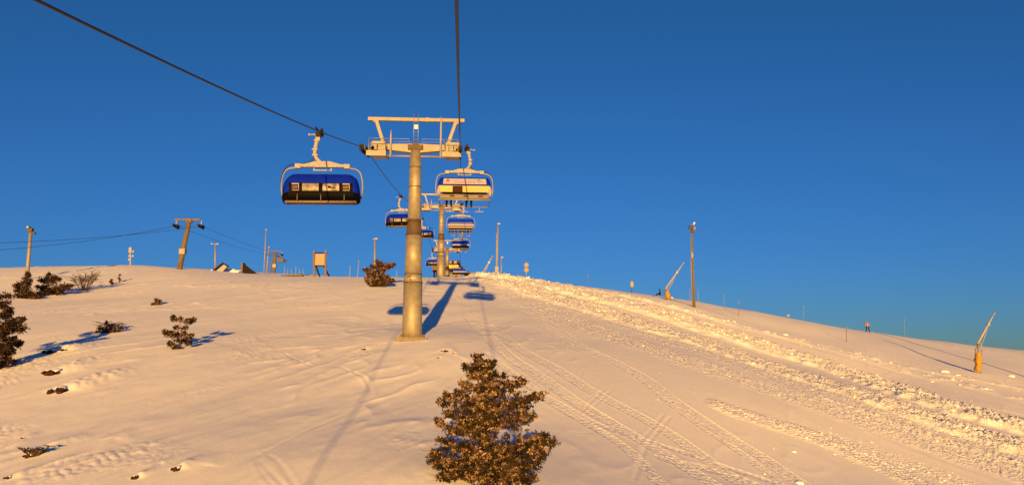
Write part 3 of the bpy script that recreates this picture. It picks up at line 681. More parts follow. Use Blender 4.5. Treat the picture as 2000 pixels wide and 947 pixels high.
# ------------------------------------------------------------------ people
def person(loc, pose, mats, label, rz=0, group=None, skis=False, board=False, sticks=False, s=1.0):
    """One continuous skinned body; jacket, trousers, skin are faces of that body."""
    J = dict(pelvis=(0,0,.95), belly=(0,0,1.10), chest=(0,.02,1.32), neck=(0,.02,1.50), chin=(0,.03,1.58), head=(0,.04,1.68), top=(0,.03,1.77))
    for q, sg in (('l', -1), ('r', 1)):
        J[q+'hip'] = (sg*.10, 0, .90); J[q+'knee'] = (sg*.13, .03, .50); J[q+'ank'] = (sg*.15, -.02, .12); J[q+'toe'] = (sg*.17, .17, .06)
        J[q+'sho'] = (sg*.19, .02, 1.42); J[q+'elb'] = (sg*.27, .0, 1.15); J[q+'wri'] = (sg*.28, .12, .93); J[q+'han'] = (sg*.28, .16, .86)
    J.update(pose)
    rad = dict(pelvis=.165, belly=.155, chest=.175, neck=.075, chin=.085, head=.11, top=.07)
    for q in 'lr': rad.update({q+'hip': .115, q+'knee': .085, q+'ank': .072, q+'toe': .05, q+'sho': .085, q+'elb': .07, q+'wri': .055, q+'han': .05})
    names = list(J); idx = {n: i for i, n in enumerate(names)}
    E = [('pelvis','belly'),('belly','chest'),('chest','neck'),('neck','chin'),('chin','head'),('head','top')]
    for q in 'lr': E += [('pelvis', q+'hip'), (q+'hip', q+'knee'), (q+'knee', q+'ank'), (q+'ank', q+'toe'), ('chest', q+'sho'), (q+'sho', q+'elb'), (q+'elb', q+'wri'), (q+'wri', q+'han')]
    me = bpy.data.meshes.new('body'); me.from_pydata([Vector(J[n])*s for n in names], [(idx[a], idx[b]) for a, b in E], []); me.update()
    tmp = bpy.data.objects.new('tmp', me); COL.objects.link(tmp)
    sk = tmp.modifiers.new('skin', 'SKIN'); sk.use_smooth_shade = True
    for n in names: v = me.skin_vertices[0].data[idx[n]]; v.radius = (rad[n]*s, rad[n]*s); v.use_root = (n == 'pelvis')
    sb = tmp.modifiers.new('sub', 'SUBSURF'); sb.levels = sb.render_levels = 1
    dg = bpy.context.evaluated_depsgraph_get(); dg.update(); m2 = bpy.data.meshes.new_from_object(tmp.evaluated_get(dg))
    bpy.data.objects.remove(tmp)
    root = thing('person', loc, label, 'person', group, rz)
    body = bpy.data.objects.new('body', m2); COL.objects.link(body); body.parent = root
    m2.materials.clear()
    for m in mats: m2.materials.append(M[m])
    m2.materials.append(M['skin']); m2.materials.append(M['rubber'])
    pel = Vector(J['pelvis'])*s; hand = [Vector(J[q+'han'])*s for q in 'lr']; foot = [(Vector(J[q+'ank'])*s) for q in 'lr']; hd = Vector(J['head'])*s
    legs = [(Vector(J[q+'hip'])*s, Vector(J[q+'knee'])*s, Vector(J[q+'ank'])*s) for q in 'lr']
    def segd(p, a, b):
        t = max(0, min(1, (p-a).dot(b-a)/max((b-a).length_squared, 1e-9))); return (p-a-(b-a)*t).length
    for p in m2.polygons:
        c = p.center; p.use_smooth = True
        tors = segd(c, pel+Vector((0,0,.04)), Vector(J['chest'])*s)-.05
        arm = min(min(segd(c, Vector(J[q+'sho'])*s, Vector(J[q+'elb'])*s), segd(c, Vector(J[q+'elb'])*s, Vector(J[q+'wri'])*s)) for q in 'lr')+.03
        leg = min(min(segd(c, a, b), segd(c, b, d)) for a, b, d in legs)
        mi = 0 if min(tors, arm) < leg else 1
        if (c-hd).length < .17*s and c.z > hd.z-.14*s: mi = 3
        if min((c-h).length for h in hand) < .085*s: mi = 4
        if min((c-f).length for f in foot) < .12*s or min((c-Vector(J[q+'toe'])*s).length for q in 'lr') < .1*s: mi = 4
        p.material_index = mi
    # head: helmet, goggles, nose
    mb = MB(); mb.ball(hd+Vector((0, -.015, .03))*s, .135*s, n=14, m=10, sc=(.95, 1.05, 1)); mb.build('helmet', mats[2] if len(mats) > 2 else 'helmet', root)
    mb = MB(); mb.box(hd+Vector((0, .115, .0))*s, (.17*s, .05*s, .075*s)); mb.build('goggles', 'black', root, .01)
    mb = MB(); mb.ball(hd+Vector((0, .12, -.055))*s, .018*s, n=6, m=5); mb.build('nose', 'skin', root)
    # gloves: palm with four fingers and a thumb
    for q, sg in (('l', -1), ('r', 1)):
        h = Vector(J[q+'han'])*s; dv = (Vector(J[q+'han'])-Vector(J[q+'wri'])).normalized()
        sd = dv.cross(Vector((0,0,1))); sd = Vector((1,0,0)) if sd.length < .1 else sd.normalized()
        mb = MB(); mb.ball(h, .045*s, sc=(1, .8, 1))
        for k, L in enumerate((.06, .07, .066, .05)):
            b = h+sd*(k-1.5)*.022*s+dv*.03*s; mb.tube([b, b+dv*L*.5*s, b+dv*L*.8*s+Vector((0, .02, -.02))*s], [.013*s, .012*s, .009*s], 6)
        b = h-sd*.04*s; mb.tube([b, b+(dv-sd).normalized()*.035*s, b+dv*.055*s-sd*.02*s], [.015*s, .013*s, .010*s], 6); mb.build('glove', 'rubber', root)
    if skis:
        for q in 'lr':
            f = Vector(J[q+'ank'])*s; d = Vector((0, 1, .0)); mb = MB()
            mb.tube([f+Vector((0, -.75, -.14)), f+Vector((0, .65, -.14)), f+Vector((0, .82, -.10)), f+Vector((0, .92, -.04))], [.04, .045, .045, .02], 6)
            for v in range(len(mb.v)):
                x, y, z = mb.v[v]; mb.v[v] = (x, y, f.z-.14+(z-f.z+.14)*.35 if y < f.y+.66 else z)
            mb.build('ski', 'ski', root)
    if board:
        mb = MB(); f = (Vector(J['lank'])+Vector(J['rank']))/2; mb.box(f+Vector((0, .05, -.12)), (1.45, .28, .03), Matrix.Rotation(.0, 3, 'Z')); mb.ball(f+Vector((.72, .05, -.12)), .14, sc=(1, 1, .12)); mb.ball(f+Vector((-.72, .05, -.12)), .14, sc=(1, 1, .12)); mb.build('snowboard', 'ski', root)
    if sticks:
        for q in 'lr':
            h = Vector(J[q+'han']); mb = MB(); mb.tube([h+Vector((0, .02, .08)), (h.x*1.15, h.y-.15, .02)], .011, 6); mb.build('ski_pole', 'galv_dark', root)
    return root
SEAT = dict(lknee=(-.13, .46, .93), rknee=(.13, .46, .93), lank=(-.14, .52, .47), rank=(.14, .50, .47), ltoe=(-.16, .72, .43), rtoe=(.16, .70, .43),
            lwri=(-.16, .32, 1.05), rwri=(.16, .32, 1.05), lhan=(-.14, .38, 1.02), rhan=(.14, .38, 1.02))
def seat_on(chair, x, mats, label, jit=0, **k):
    p = dict(SEAT); p['lank'] = (-.14-jit, .50+jit, .45); p['rank'] = (.14, .52-jit, .47)
    loc = Vector(chair.location)+Vector((x, -.02, -4.04)); return person(loc, p, mats, label, **k)
seat_on(pu, -.95, ('jacket_dark', 'pants', 'helmet'), 'rider on the yellow backed chair, left one, dark legs dangling', .02)
seat_on(pu, .30, ('jacket_grey', 'pants', 'helmet'), 'rider on the yellow backed chair, right one, dark legs dangling', .04)
words = ['far left end', 'second from left', 'third from left', 'third from right', 'second from right', 'far right end']
for k_, x in enumerate((-1.25, -.78, -.30, .22, .70, 1.15)):
    seat_on(pb, x, (('jacket_dark', 'jacket_red', 'jacket_grey')[k_ % 3], 'pants', 'helmet'), 'rider with dangling skis on the full blue chair, '+words[k_], .03*(k_ % 3), skis=True, group='riders on the full blue chair')
for k_, (x, w_) in enumerate(((-.7, 'left rider on the dark seated blue chair by the farthest tower'), (.45, 'middle rider on the dark seated blue chair by the farthest tower'), (.95, 'right rider on the dark seated blue chair by the farthest tower'))):
    seat_on(pk, x, ('jacket_dark', 'pants', 'helmet'), w_, .02*k_, skis=True)
g = stand(1695, 649); WALK = dict(lank=(-.24, .02, .12), ltoe=(-.28, .2, .06), lknee=(-.2, .03, .5), rank=(.26, -.05, .12), rtoe=(.3, .12, .06), rknee=(.2, .0, .5), lelb=(-.33, .05, 1.2), rwri=(.40, .05, .95), rhan=(.42, .08, .88), relb=(.34, 0, 1.16))
person(g, WALK, ('jacket_pink', 'pants', 'helmet'), 'skier in pink jacket and black trousers alone on the right skyline', rz=math.radians(170), skis=True, s=1.05)
g = stand(1289, 575); SIT = dict(SEAT); 
for k_ in list(SIT): pass
person(g+Vector((0, 0, -.62)), dict(SEAT, lknee=(-.15, .42, 1.05), rknee=(.15, .42, 1.05), lank=(-.15, .72, .72), rank=(.15, .75, .72), ltoe=(-.16, .85, .80), rtoe=(.16, .88, .80)),
       ('pants', 'pants', 'pants'), 'person in black sitting in the snow left of the upper snow lance', rz=math.radians(60))

# ------------------------------------------------------------------ hilltop station
st = thing('lift_station', (0, 205, h1(0, 205)), 'hilltop chairlift station with pitched brown roof and yellow machinery', 'building')
zb = h1(0, 205)
def lx(px): return P(px, 520, 205).x
def lz(py): return P(880, py, 205).z-zb
mb = MB(); mb.box(((lx(845)+lx(859))/2, 2, (lz(528)+lz(511))/2), (lx(860)-lx(845), 5, lz(511)-lz(528))); mb.build('stone_wall', 'stone', st)
mb = MB()
for px in (848, 853, 858): mb.box((lx(px), 1.5, lz(528)/2-.3), (.35, 3, lz(528)+.6))
mb.build('wall_pier', 'black', st)
mb = MB(); mb.box(((lx(862)+lx(901))/2, 6, lz(516)/2-.3), (lx(901)-lx(862), 8, lz(516)+.6)); mb.build('wall', 'tan', st)
x0, x1, xr0, xr1 = lx(864), lx(900), lx(873), lx(895)
mb = MB(); zt, ze = lz(503.5), lz(514.5)
mb.add([(x0, 1, ze), (x1, 1, ze), (xr1, 6, zt), (xr0, 6, zt), (x0, 11, ze), (x1, 11, ze)], [(0,1,2,3), (3,2,5,4), (0,3,4), (1,5,2), (0,4,5,1)]); rf = mb.build('roof', 'roof', st)
for a, b in ((878, 881.5), (886.5, 892)):
    mb = MB(); mb.prism([(lx(a), lz(514)), (lx(a), lz(509)), (lx(b), lz(509)), (lx(b), lz(514))][::-1], .6, 4); mb.build('dormer', 'board', rf)
mb = MB(); mb.prism([(lx(875), lz(527)), (lx(874.5), lz(518)), (lx(895), lz(518)), (lx(897), lz(525)), (lx(888), lz(526.5))][::-1], -1.5, 2.5); mb.ball((lx(885), -1.5, lz(519)), .3); mb.build('drive_housing', 'yellow_strong', st, .08)
mb = MB(); mb.box((lx(868), -.6, lz(530)/2-.2), (.5, .5, lz(530))); mb.box((lx(890), -.6, lz(530)/2-.2), (.5, .5, lz(530))); mb.build('support_leg', 'galv', st)
mb = MB()
for q in range(5): mb.box((lx(897+q*1.8), 1, lz(514+q*3.2)), (.30, 4, .16)); mb.box((lx(897+q*1.8), 1, lz(516+q*3.0)), (.22, 2, .5))
mb.build('rope_guide', 'wood_dark', st)
mb = MB(); mb.box((lx(882), 2.0, lz(530)), (2.6, .2, .9)); mb.build('window', 'glass', st)

# ------------------------------------------------------------------ lamp posts and masts
def pole_thing(name, px, py_base, py_top, label, cat, r0, r1, m='galv', Y=None, px_top=None, group=None):
    if Y is None: g = stand(px, py_base); Y = g.y
    else: g = stand_at(px, Y, py_base)
    top = P(px_top if px_top is not None else px, py_top, Y)
    root = thing(name, g, label, cat, group)
    t = top-g
    mb = MB(); mb.tube([(0,0,-.5), t*.5, t], [r0, (r0+r1)/2, r1], 12); mb.build('pole', m, root)
    return root, t, g
def lamp_head(root, t, w, double=False, tilt=.3):
    mb = MB(); mb.box(t+Vector((0, 0, -.05)), (.12, .12, .3)); mb.beam(t+Vector((-w, 0, 0)), t+Vector((w, 0, 0)), .08, .08); b = mb.build('lamp_bracket', 'galv', root)
    for s in ((-1, 1) if double else (1,)):
        mb = MB(); mb.box(t+Vector((s*w, -.15, .1)), (.42, .5, .22), Matrix.Rotation(tilt, 3, 'X'), taper=.8); h = mb.build('lamp_head', 'paint', root, .03)
        mb = MB(); mb.box(t+Vector((s*w, -.20, .0)), (.34, .4, .04), Matrix.Rotation(tilt, 3, 'X')); mb.build('lamp_glass', 'lampglass', h)
# left thick wooden mast with lamp cluster
r_, t, g = pole_thing('lamp_post', 54, 532, 452, 'thick lamp post at far left rising behind the dark bushes', 'lamp post', .21, .17, 'paint', 90, 60)
mb = MB(); mb.box(t+Vector((0, -.05, .1)), (.5, .5, .5)); mb.box(t+Vector((.35, -.1, -.15)), (.5, .4, .2), Matrix.Rotation(.4, 3, 'Y')); mb.box(t+Vector((-.15, -.1, .42)), (.3, .3, .3), Matrix.Rotation(-.4, 3, 'Y')); mb.build('lamp_head', 'galv_dark', r_, .03)
mb = MB(); mb.ball(t+Vector((-.22, -.3, .45)), .12); mb.build('lamp_glass', 'lampglass', r_)
# antenna mast
r_, t, g = pole_thing('antenna_mast', 255, 521, 486, 'short pale mast crusted with round dish antennas on the left skyline', 'antenna', .14, .12, 'rime', 130)
for dz, s in ((.15, 1), (.9, -1), (.9, 1), (1.5, -1)):
    z = t.z-.3-dz; mb = MB(); mb.cyl((s*.26, -.18, z), (s*.26, -.10, z), .17, .14, 16); mb.tube([(0, 0, z), (s*.32, -.1, z)], .04, 6); mb.build('dish', 'rime', r_)
mb = MB(); mb.box(t+Vector((0, 0, -.2)), (.5, .35, .9)); mb.build('antenna_panel', 'rime', r_, .05)
r_, t, g = pole_thing('lamp_post', 420.5, 527, 477, 'grey lamp post with twin level heads left of the dark ramps', 'lamp post', .19, .14, 'paint', 150); lamp_head(r_, t, .55, True, .05)
r_, t, g = pole_thing('lamp_post', 516, 526, 449, 'tall slim lamp post leaning slightly, left of the small wooden lift pylon', 'lamp post', .20, .10, 'paint', 190, 519.5); lamp_head(r_, t, .15)
r_, t, g = pole_thing('lamp_post', 521, 526, 483, 'short lamp post tight beside the small wooden lift pylon', 'lamp post', .20, .14, 'paint', 200, 525); lamp_head(r_, t, .15)
r_, t, g = pole_thing('lamp_post', 732, 541, 467, 'lamp post rising behind the round frosted bush', 'lamp post', .18, .13, 'paint', 115); lamp_head(r_, t, .25)
r_, t, g = pole_thing('lamp_post', 970, 542, 438, 'tall slim lamp post on the crest right of the chairlift', 'lamp post', .17, .12, 'paint', 112, 972.5); lamp_head(r_, t, .12)
mb = MB(); mb.box((0, 0, .9), (.5, .45, 1.4)); mb.tube([(-.1, -.3, 0), (-.05, -.25, 6.5)], .035, 6); mb.build('base_cabinet', 'rime', r_, .05)
r_, t, g = pole_thing('lamp_post', 979, 542, 503, 'thin short post just right of the tall crest lamp post', 'lamp post', .09, .07, 'galv', 125); lamp_head(r_, t, .12)
# tall double mast on the right
r_, t, g = pole_thing('floodlight_mast', 1356, 600, 440, 'tall weathered wooden mast with floodlights and a steel tube on the right slope', 'mast', .19, .12, 'wood', None, 1350.5)
mb = MB(); mb.tube([(-.28, -.15, -.3), (-.30+t.x*.4, -.15, t.z*.45), (t.x-.1, -.12, t.z+.1)], [.05, .05, .04], 8); mb.build('steel_tube', 'paint', r_)
mb = MB(); mb.ball(t*.63+Vector((-.12, -.2, 0)), .22, sc=(.8, .8, 2.2)); mb.build('rime_lump', 'rime', r_)
for q, (dx, dz, m_) in enumerate(((-.22, -.35, 'galv_dark'), (.28, -.45, 'tan'), (.05, -.85, 'galv_dark'))):
    mb = MB(); mb.box(t+Vector((dx, -.2, dz)), (.42, .35, .45), Matrix.Rotation(.3, 3, 'X')); h_ = mb.build('floodlight', m_, r_, .03)
mb = MB(); mb.box(t+Vector((.3, -.2, .22)), (.22, .2, .4), Matrix.Rotation(.5, 3, 'Y')); mb.build('camera_box', 'lampglass', r_, .03)
for dx in (-.55, .6):
    mb = MB(); mb.tube([(dx, 0, -.2), (dx, 0, 2.6)], .02, 6); mb.build('marker_stake', 'yellow', r_)
# lamp post beyond the right edge of the frame whose shadow crosses the slope
r_, t, g = pole_thing('lamp_post', 2040, 748, 560, 'lamp post past the right edge casting the long shadow behind the yellow lance', 'lamp post', .26, .20, 'paint'); lamp_head(r_, t, .15)

# ------------------------------------------------------------------ surface lift on the left
def tbar(px, py_base, py_top, Y, label, px_top, scale=1.0, cw=2.0):
    g = stand_at(px, Y, py_base); top = P(px_top, py_top, Y); t = top-g
    root = thing('surface_lift_pylon', g, label, 'lift pylon', 'wooden surface lift pylons')
    mb = MB(); mb.tube([(0,0,-.6), t*.5, t], [.36*scale, .33*scale, .28*scale], 14); mb.build('pole', 'wood', root)
    mb = MB(); mb.box(t*.36, (.8*scale, .8*scale, .8*scale)); mb.build('collar', 'paint', root, .05)
    mb = MB(); mb.beam(t+Vector((-cw, 0, .12)), t+Vector((cw*.72, 0, .12)), .26*scale, .26*scale); mb.box(t+Vector((0, 0, .0)), (.7*scale, .5, .5)); mb.build('crossarm', 'wood', root, .02)
    for s, x in ((-1, -cw*.86), (1, cw*.80)):
        mb = MB(); mb.tube([t+Vector((x, 0, .1)), t+Vector((x, 0, -.55))], .07, 6); mb.build('hanger', 'rime', root)
        mb = MB(); mb.beam(t+Vector((x-.1, -1.1, -.72)), t+Vector((x+.1, 1.1, -.60)), .14, .16)
        for q in (-.9, -.3, .3, .9): mb.cyl(t+Vector((x-.08, q, -.86)), t+Vector((x+.08, q, -.86)), .2, .2, 12)
        mb.box(t+Vector((x, -.2, -.75)), (.55, .5, .3)); mb.build('sheave_battery', 'rubber', root)
    mb = MB(); mb.tube([t+Vector((-cw*.9, 0, -.85)), t+Vector((cw*.85, 0, -.8))], .03, 6); mb.build('cable_duct', 'galv_dark', root)
    return root, g+t
pA, tA = tbar(349, 533, 431, 106, 'large leaning wooden pylon of the surface lift on the left skyline', 370)
pB, tB = tbar(535, 537, 492, 215, 'small wooden surface lift pylon with twin legs between the ramps and the board', 538, 1.25, 2.3)
mb = MB(); o_ = Vector(pB.location)
mb.tube([(-1.1, 0, -.5), (-.75, 0, 3.2), (.3, 0, 6.0)], .2, 8); mb.build('second_leg', 'wood', pB)
mb = MB(); mb.prism([(1.0, 4.6), (.9, 3.3), (3.0, 3.3), (3.2, 3.9)][::-1], -.4, .4); mb.tube([(.6, 0, 5.0), (2.9, 0, 3.8)], .22, 6); mb.build('service_platform', 'galv_dark', pB)
def cable(pts, label, r=.03, sag=0):
    out = []
    for a, b in zip(pts[:-1], pts[1:]):
        a, b = Vector(a), Vector(b)
        for k_ in range(12): t = k_/12; out.append(a.lerp(b, t)+Vector((0, 0, -4*sag*t*(1-t))))
    out.append(Vector(pts[-1])); mb = MB(); mb.tube(out, r, 6); tag(mb.build('surface_lift_cable', 'rope'), label, 'cable')
aL = tA+Vector((-1.7, 0, -.72)); aR = tA+Vector((1.6, 0, -.72)); bL = tB+Vector((-1.9, 0, -.7)); bR = tB+Vector((1.8, 0, -.7))
cable([P(-120, 497, 70), aL, bL], 'lower cable of the surface lift left of the leaning pylon', .022, .5)
cable([P(-120, 510, 70)+Vector((3, 0, 1.6)), aR, bR], 'upper cable of the surface lift left of the leaning pylon', .022, .4)

# ------------------------------------------------------------------ snow park ramps, board, drift fence
g = stand_at(430, 128, 530); b_ = P(430, 529, 128).z
def pz_(px, py, Y): q = P(px, py, Y); return q
def ramp(pts, Y, dy, label, m='wood_dark'):
    g = stand_at(pts[0][0], Y, pts[0][1]); root = thing('wooden_ramp', g, label, 'ramp')
    poly = [((P(px, py, Y)-g).x, (P(px, py, Y)-g).z) for px, py in pts]
    mb = MB(); mb.prism(poly, -dy/2, dy/2); mb.build('side_wall', m, root)
    poly2 = [(x*.98, z+.04) for x, z in poly]
    return root, g
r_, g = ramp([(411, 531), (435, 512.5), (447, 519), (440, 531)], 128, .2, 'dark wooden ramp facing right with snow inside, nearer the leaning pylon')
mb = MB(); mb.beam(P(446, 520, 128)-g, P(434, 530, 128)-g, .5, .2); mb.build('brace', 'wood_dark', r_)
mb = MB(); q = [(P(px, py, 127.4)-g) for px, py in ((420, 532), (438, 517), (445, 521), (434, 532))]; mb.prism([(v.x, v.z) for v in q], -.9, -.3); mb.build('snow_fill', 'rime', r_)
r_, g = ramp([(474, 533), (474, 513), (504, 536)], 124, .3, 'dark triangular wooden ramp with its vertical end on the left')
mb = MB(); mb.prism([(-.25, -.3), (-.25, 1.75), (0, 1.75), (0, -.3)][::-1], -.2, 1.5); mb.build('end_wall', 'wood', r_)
# snow bank between the ramps
g = stand_at(458, 130, 530); mb = MB()
for q in range(26):
    a = random.random(); mb.ball((-3.4+a*6.2, random.uniform(-.8, .8), random.uniform(-.35, .1)), random.uniform(.4, .8), n=12, m=8, sc=(1.5, 1, .8))
o = mb.build('snow_bank', 'snowclod'); o.location = g; tag(o, 'bank of snow piled between the two dark ramps', 'snow bank')
# information board
Yb = 112; g = stand_at(619, Y=Yb, py=539); root = thing('notice_board', g, 'yellowish blank notice board on wooden legs on the skyline', 'board')
def L_(px, py, Y=Yb): return P(px, py, Y)-g
for a, b in ((613.5, 613.5), (636, 636)):
    mb = MB(); mb.beam(L_(a, 489)+Vector((0,0,0)), L_(b, 542), .28, .22); mb.build('post', 'wood', root)
for a, b in ((616, 623), (632, 642)):
    mb = MB(); mb.beam(L_(a, 518)+Vector((0, .1, 0)), L_(b, 540)+Vector((0, .9, 0)), .15, .15); mb.build('leg', 'wood_dark', root)
mb = MB(); p0, p1 = L_(615.5, 518), L_(634.5, 496); mb.box(((p0.x+p1.x)/2, -.12, (p0.z+p1.z)/2), (p1.x-p0.x, .06, p1.z-p0.z)); mb.build('board', 'board', root)
for py in (494, 519):
    mb = MB(); mb.beam(L_(612, py)+Vector((0, -.03, 0)), L_(639, py)+Vector((0, -.03, 0)), .14, .14); mb.build('crossbar', 'wood_dark', root)
g = stand(577, 540.5); mb = MB(); mb.box((0, 0, .12), (2.0, .9, .22)); mb.box((.6, .0, .3), (.5, .6, .2)); mb.tube([(-1.9, 0, .1), (1.9, 0, .25)], .05, 6); o = mb.build('rail_sled', 'galv_dark'); o.location = g; tag(o, 'low dark slide box lying on the snow left of the notice board', 'slide box')
# thin stakes
def stake(px, py_b, py_t, label, m='marker', Y=None, r=.035, px_t=None, name='marker_pole', group='thin marker poles', flag=True):
    g = stand(px, py_b) if Y is None else stand_at(px, Y, py_b)
    top = P(px_t or px, py_t, g.y)-g; root = thing(name, g, label, 'marker pole', group)
    mb = MB(); mb.tube([(0, 0, -.3), top], r, 6); mb.build('pole', m, root)
    if flag: mb = MB(); mb.tube([top*.80, top*1.0+Vector((0,0,.01))], r*1.7, 8); mb.build('reflector', 'marker_blue', root)
stake(1148, 561, 537, 'short marker pole on the skyline right of the double round sign', Y=116)
stake(1443, 618, 587, 'marker pole on the right slope just right of the tall wooden mast')
stake(1569, 622, 597, 'marker pole on the skyline between the mast and the pink skier', 'marker_blue', Y=131)
stake(1653, 667, 637, 'dark marker pole down the slope left of the pink skier')
stake(1766, 652, 622, 'pale marker pole on the skyline right of the pink skier', 'marker_blue', Y=132)
stake(1414, 598, 575, 'tiny pale marker pole on the skyline right of the tall wooden mast', 'marker_blue', Y=126)
stake(698, 537, 508, 'leaning stake on the skyline left of the frosted bush', 'rime', Y=104, px_t=701)
stake(683, 538, 518, 'short stake farther left of the frosted bush', 'rime', Y=106, px_t=684)
stake(775, 541, 528, 'tiny stake on the skyline between the bush and the nearest tower', 'rime', Y=118)
for i_, px in enumerate((556, 562, 569, 578, 585, 592)):
    stake(px, 533, 519 if i_ in (0, 3) else 524, 'thin fence stake in the distant row behind the slide box', 'rime', Y=190, r=.05, name='fence_stake', group='row of fence stakes behind the slide box', flag=False)
g = stand(1541, 613); o = MB().ball((0, 0, .3), .26, sc=(1.2, 1, .9)).build('course_marker', 'banner'); o.location = stand_at(1539, 129, 612)+Vector((0,0,.1)); tag(o, 'small white and red round marker on the right skyline', 'marker')
# round signs on one post
r_, t, g = pole_thing('round_sign_post', 1028, 547, 516, 'post with two stacked round signs on the skyline', 'sign', .05, .05, 'galv', 112)
for dz in (-.12, -.85):
    mb = MB(); mb.cyl(t+Vector((0, -.08, dz)), t+Vector((0, -.04, dz)), .36, .36, 20); s_ = mb.build('sign_disc', 'tan', r_)
    mb = MB(); mb.cyl(t+Vector((0, -.10, dz)), t+Vector((0, -.085, dz)), .27, .27, 20); mb.build('sign_face', 'board', s_)
r_, t, g = pole_thing('padded_post', 1234, 574, 552, 'short post capped by a pale round rimed head on the right skyline', 'post', .07, .07, 'galv_dark', 118)
mb = MB(); mb.ball(t+Vector((0, 0, -.25)), .42, n=12, m=8, sc=(.8, .7, 1.3)); mb.build('rime_cap', 'rime', r_)

# ------------------------------------------------------------------ snow lances
def lance(px_b, py_b, px_t, py_t, px_m, py_m, label, yellow, Y=None):
    g = stand(px_b, py_b) if Y is None else stand_at(px_b, Y, py_b); Y = g.y
    root = thing('snow_lance', g, label, 'snow lance', 'tilted snow making lances')
    mdl = P(px_m, py_m, Y)-g; tip = P(px_t, py_t, Y)-g; d = (tip-mdl)
    mb = MB(); mb.tube([(0, 0, -.3), (0, 0, .6), mdl], [.10, .09, .08], 10); mb.tube([(.28, 0, -.2), (.22, .05, mdl.z*.5), mdl+Vector((.1, 0, -.2))], .035, 6); mb.build('stand_post', 'galv', root)
    mb = MB(); mb.tube([mdl-d*.06, mdl+d*.35, mdl+d*.62, mdl+d*.95], [.14, .12, .10, .07], 10); mb.tube([mdl+Vector((.2, -.1, -.5)), mdl+d*.5+Vector((.05, -.12, -.12))], .04, 6); mb.build('lance_tube', 'rime', root)
    mb = MB(); mb.tube([mdl+d*.93, mdl+d*1.0], .10, 8); mb.box(mdl+d*.60, (.26, .26, .3)); mb.build('nozzle_head', 'galv', root)
    mb = MB(); mb.tube([mdl+Vector((.1, -.1, .1)), mdl+Vector((.25, -.1, -.5)), (.22, -.1, mdl.z*.45)], .045, 6); mb.build('hydraulic_ram', 'rime', root)
    if yellow:
        mb = MB(); z1_ = mdl.z*.66
        vs = []; N = 14
        for q in range(9):
            z = .25+(z1_-.25)*q/8; c_ = mdl*(z/mdl.z); w = .38+.07*math.sin(q*1.7)-(.10 if q in (0, 8) else 0)
            for k_ in range(N): a = 6.283*k_/N; vs.append((c_.x+w*math.cos(a)*(1+.1*math.sin(3*a+q)), c_.y+w*math.sin(a), z))
        fs = [(q*N+k_, q*N+(k_+1) % N, (q+1)*N+(k_+1) % N, (q+1)*N+k_) for q in range(8) for k_ in range(N)]
        mb.add(vs, fs, 0, True); mb.build('safety_padding', 'padding', root)
        mb = MB(); mb.tube(catmull([mdl+Vector((-.1, -.15, -.2)), mdl*.75+Vector((-.5, -.2, 0)), mdl*.5+Vector((-.45, -.2, 0)), (-.1, -.2, .6)], 4), .035, 6)
        mb.tube([(.35, -.05, -.1), (.36, -.05, 1.0), mdl+Vector((.35, 0, -.8))], .025, 6); mb.build('hose', 'galv_dark', root)
    return root
lance(1910, 730, 1943, 610, 1911, 668, 'tilted snow lance with yellow padded stand, nearest, at the far right', True)
lance(1306, 587, 1336, 512, 1301, 562, 'tilted snow lance with yellowish stand left of the tall wooden mast', True)
lance(946, 540, 963, 499, 943, 533, 'grey snow lance tilted on the crest beside the tall slim lamp post', False, 114)
g = stand_at(929, 116, 540); root = thing('hose_reel_box', g+Vector((0, 0, .3)), 'low black box on the crest between the station and the grey lance', 'box')
z_ = P(929, 532, 116).z-g.z-.3
mb = MB(); mb.prism([(-1.7, -.6), (-1.7, z_-.1), (-1.2, z_+.1), (-.6, z_-.15), (.9, z_-.35), (1.1, -.6)][::-1], -.8, .8); mb.build('box_body', 'black', root, .03)
mb = MB(); mb.beam((-1.75, -.82, z_-.05), (.9, -.82, z_-.3), .08, .06); mb.build('box_edge', 'rime', root)

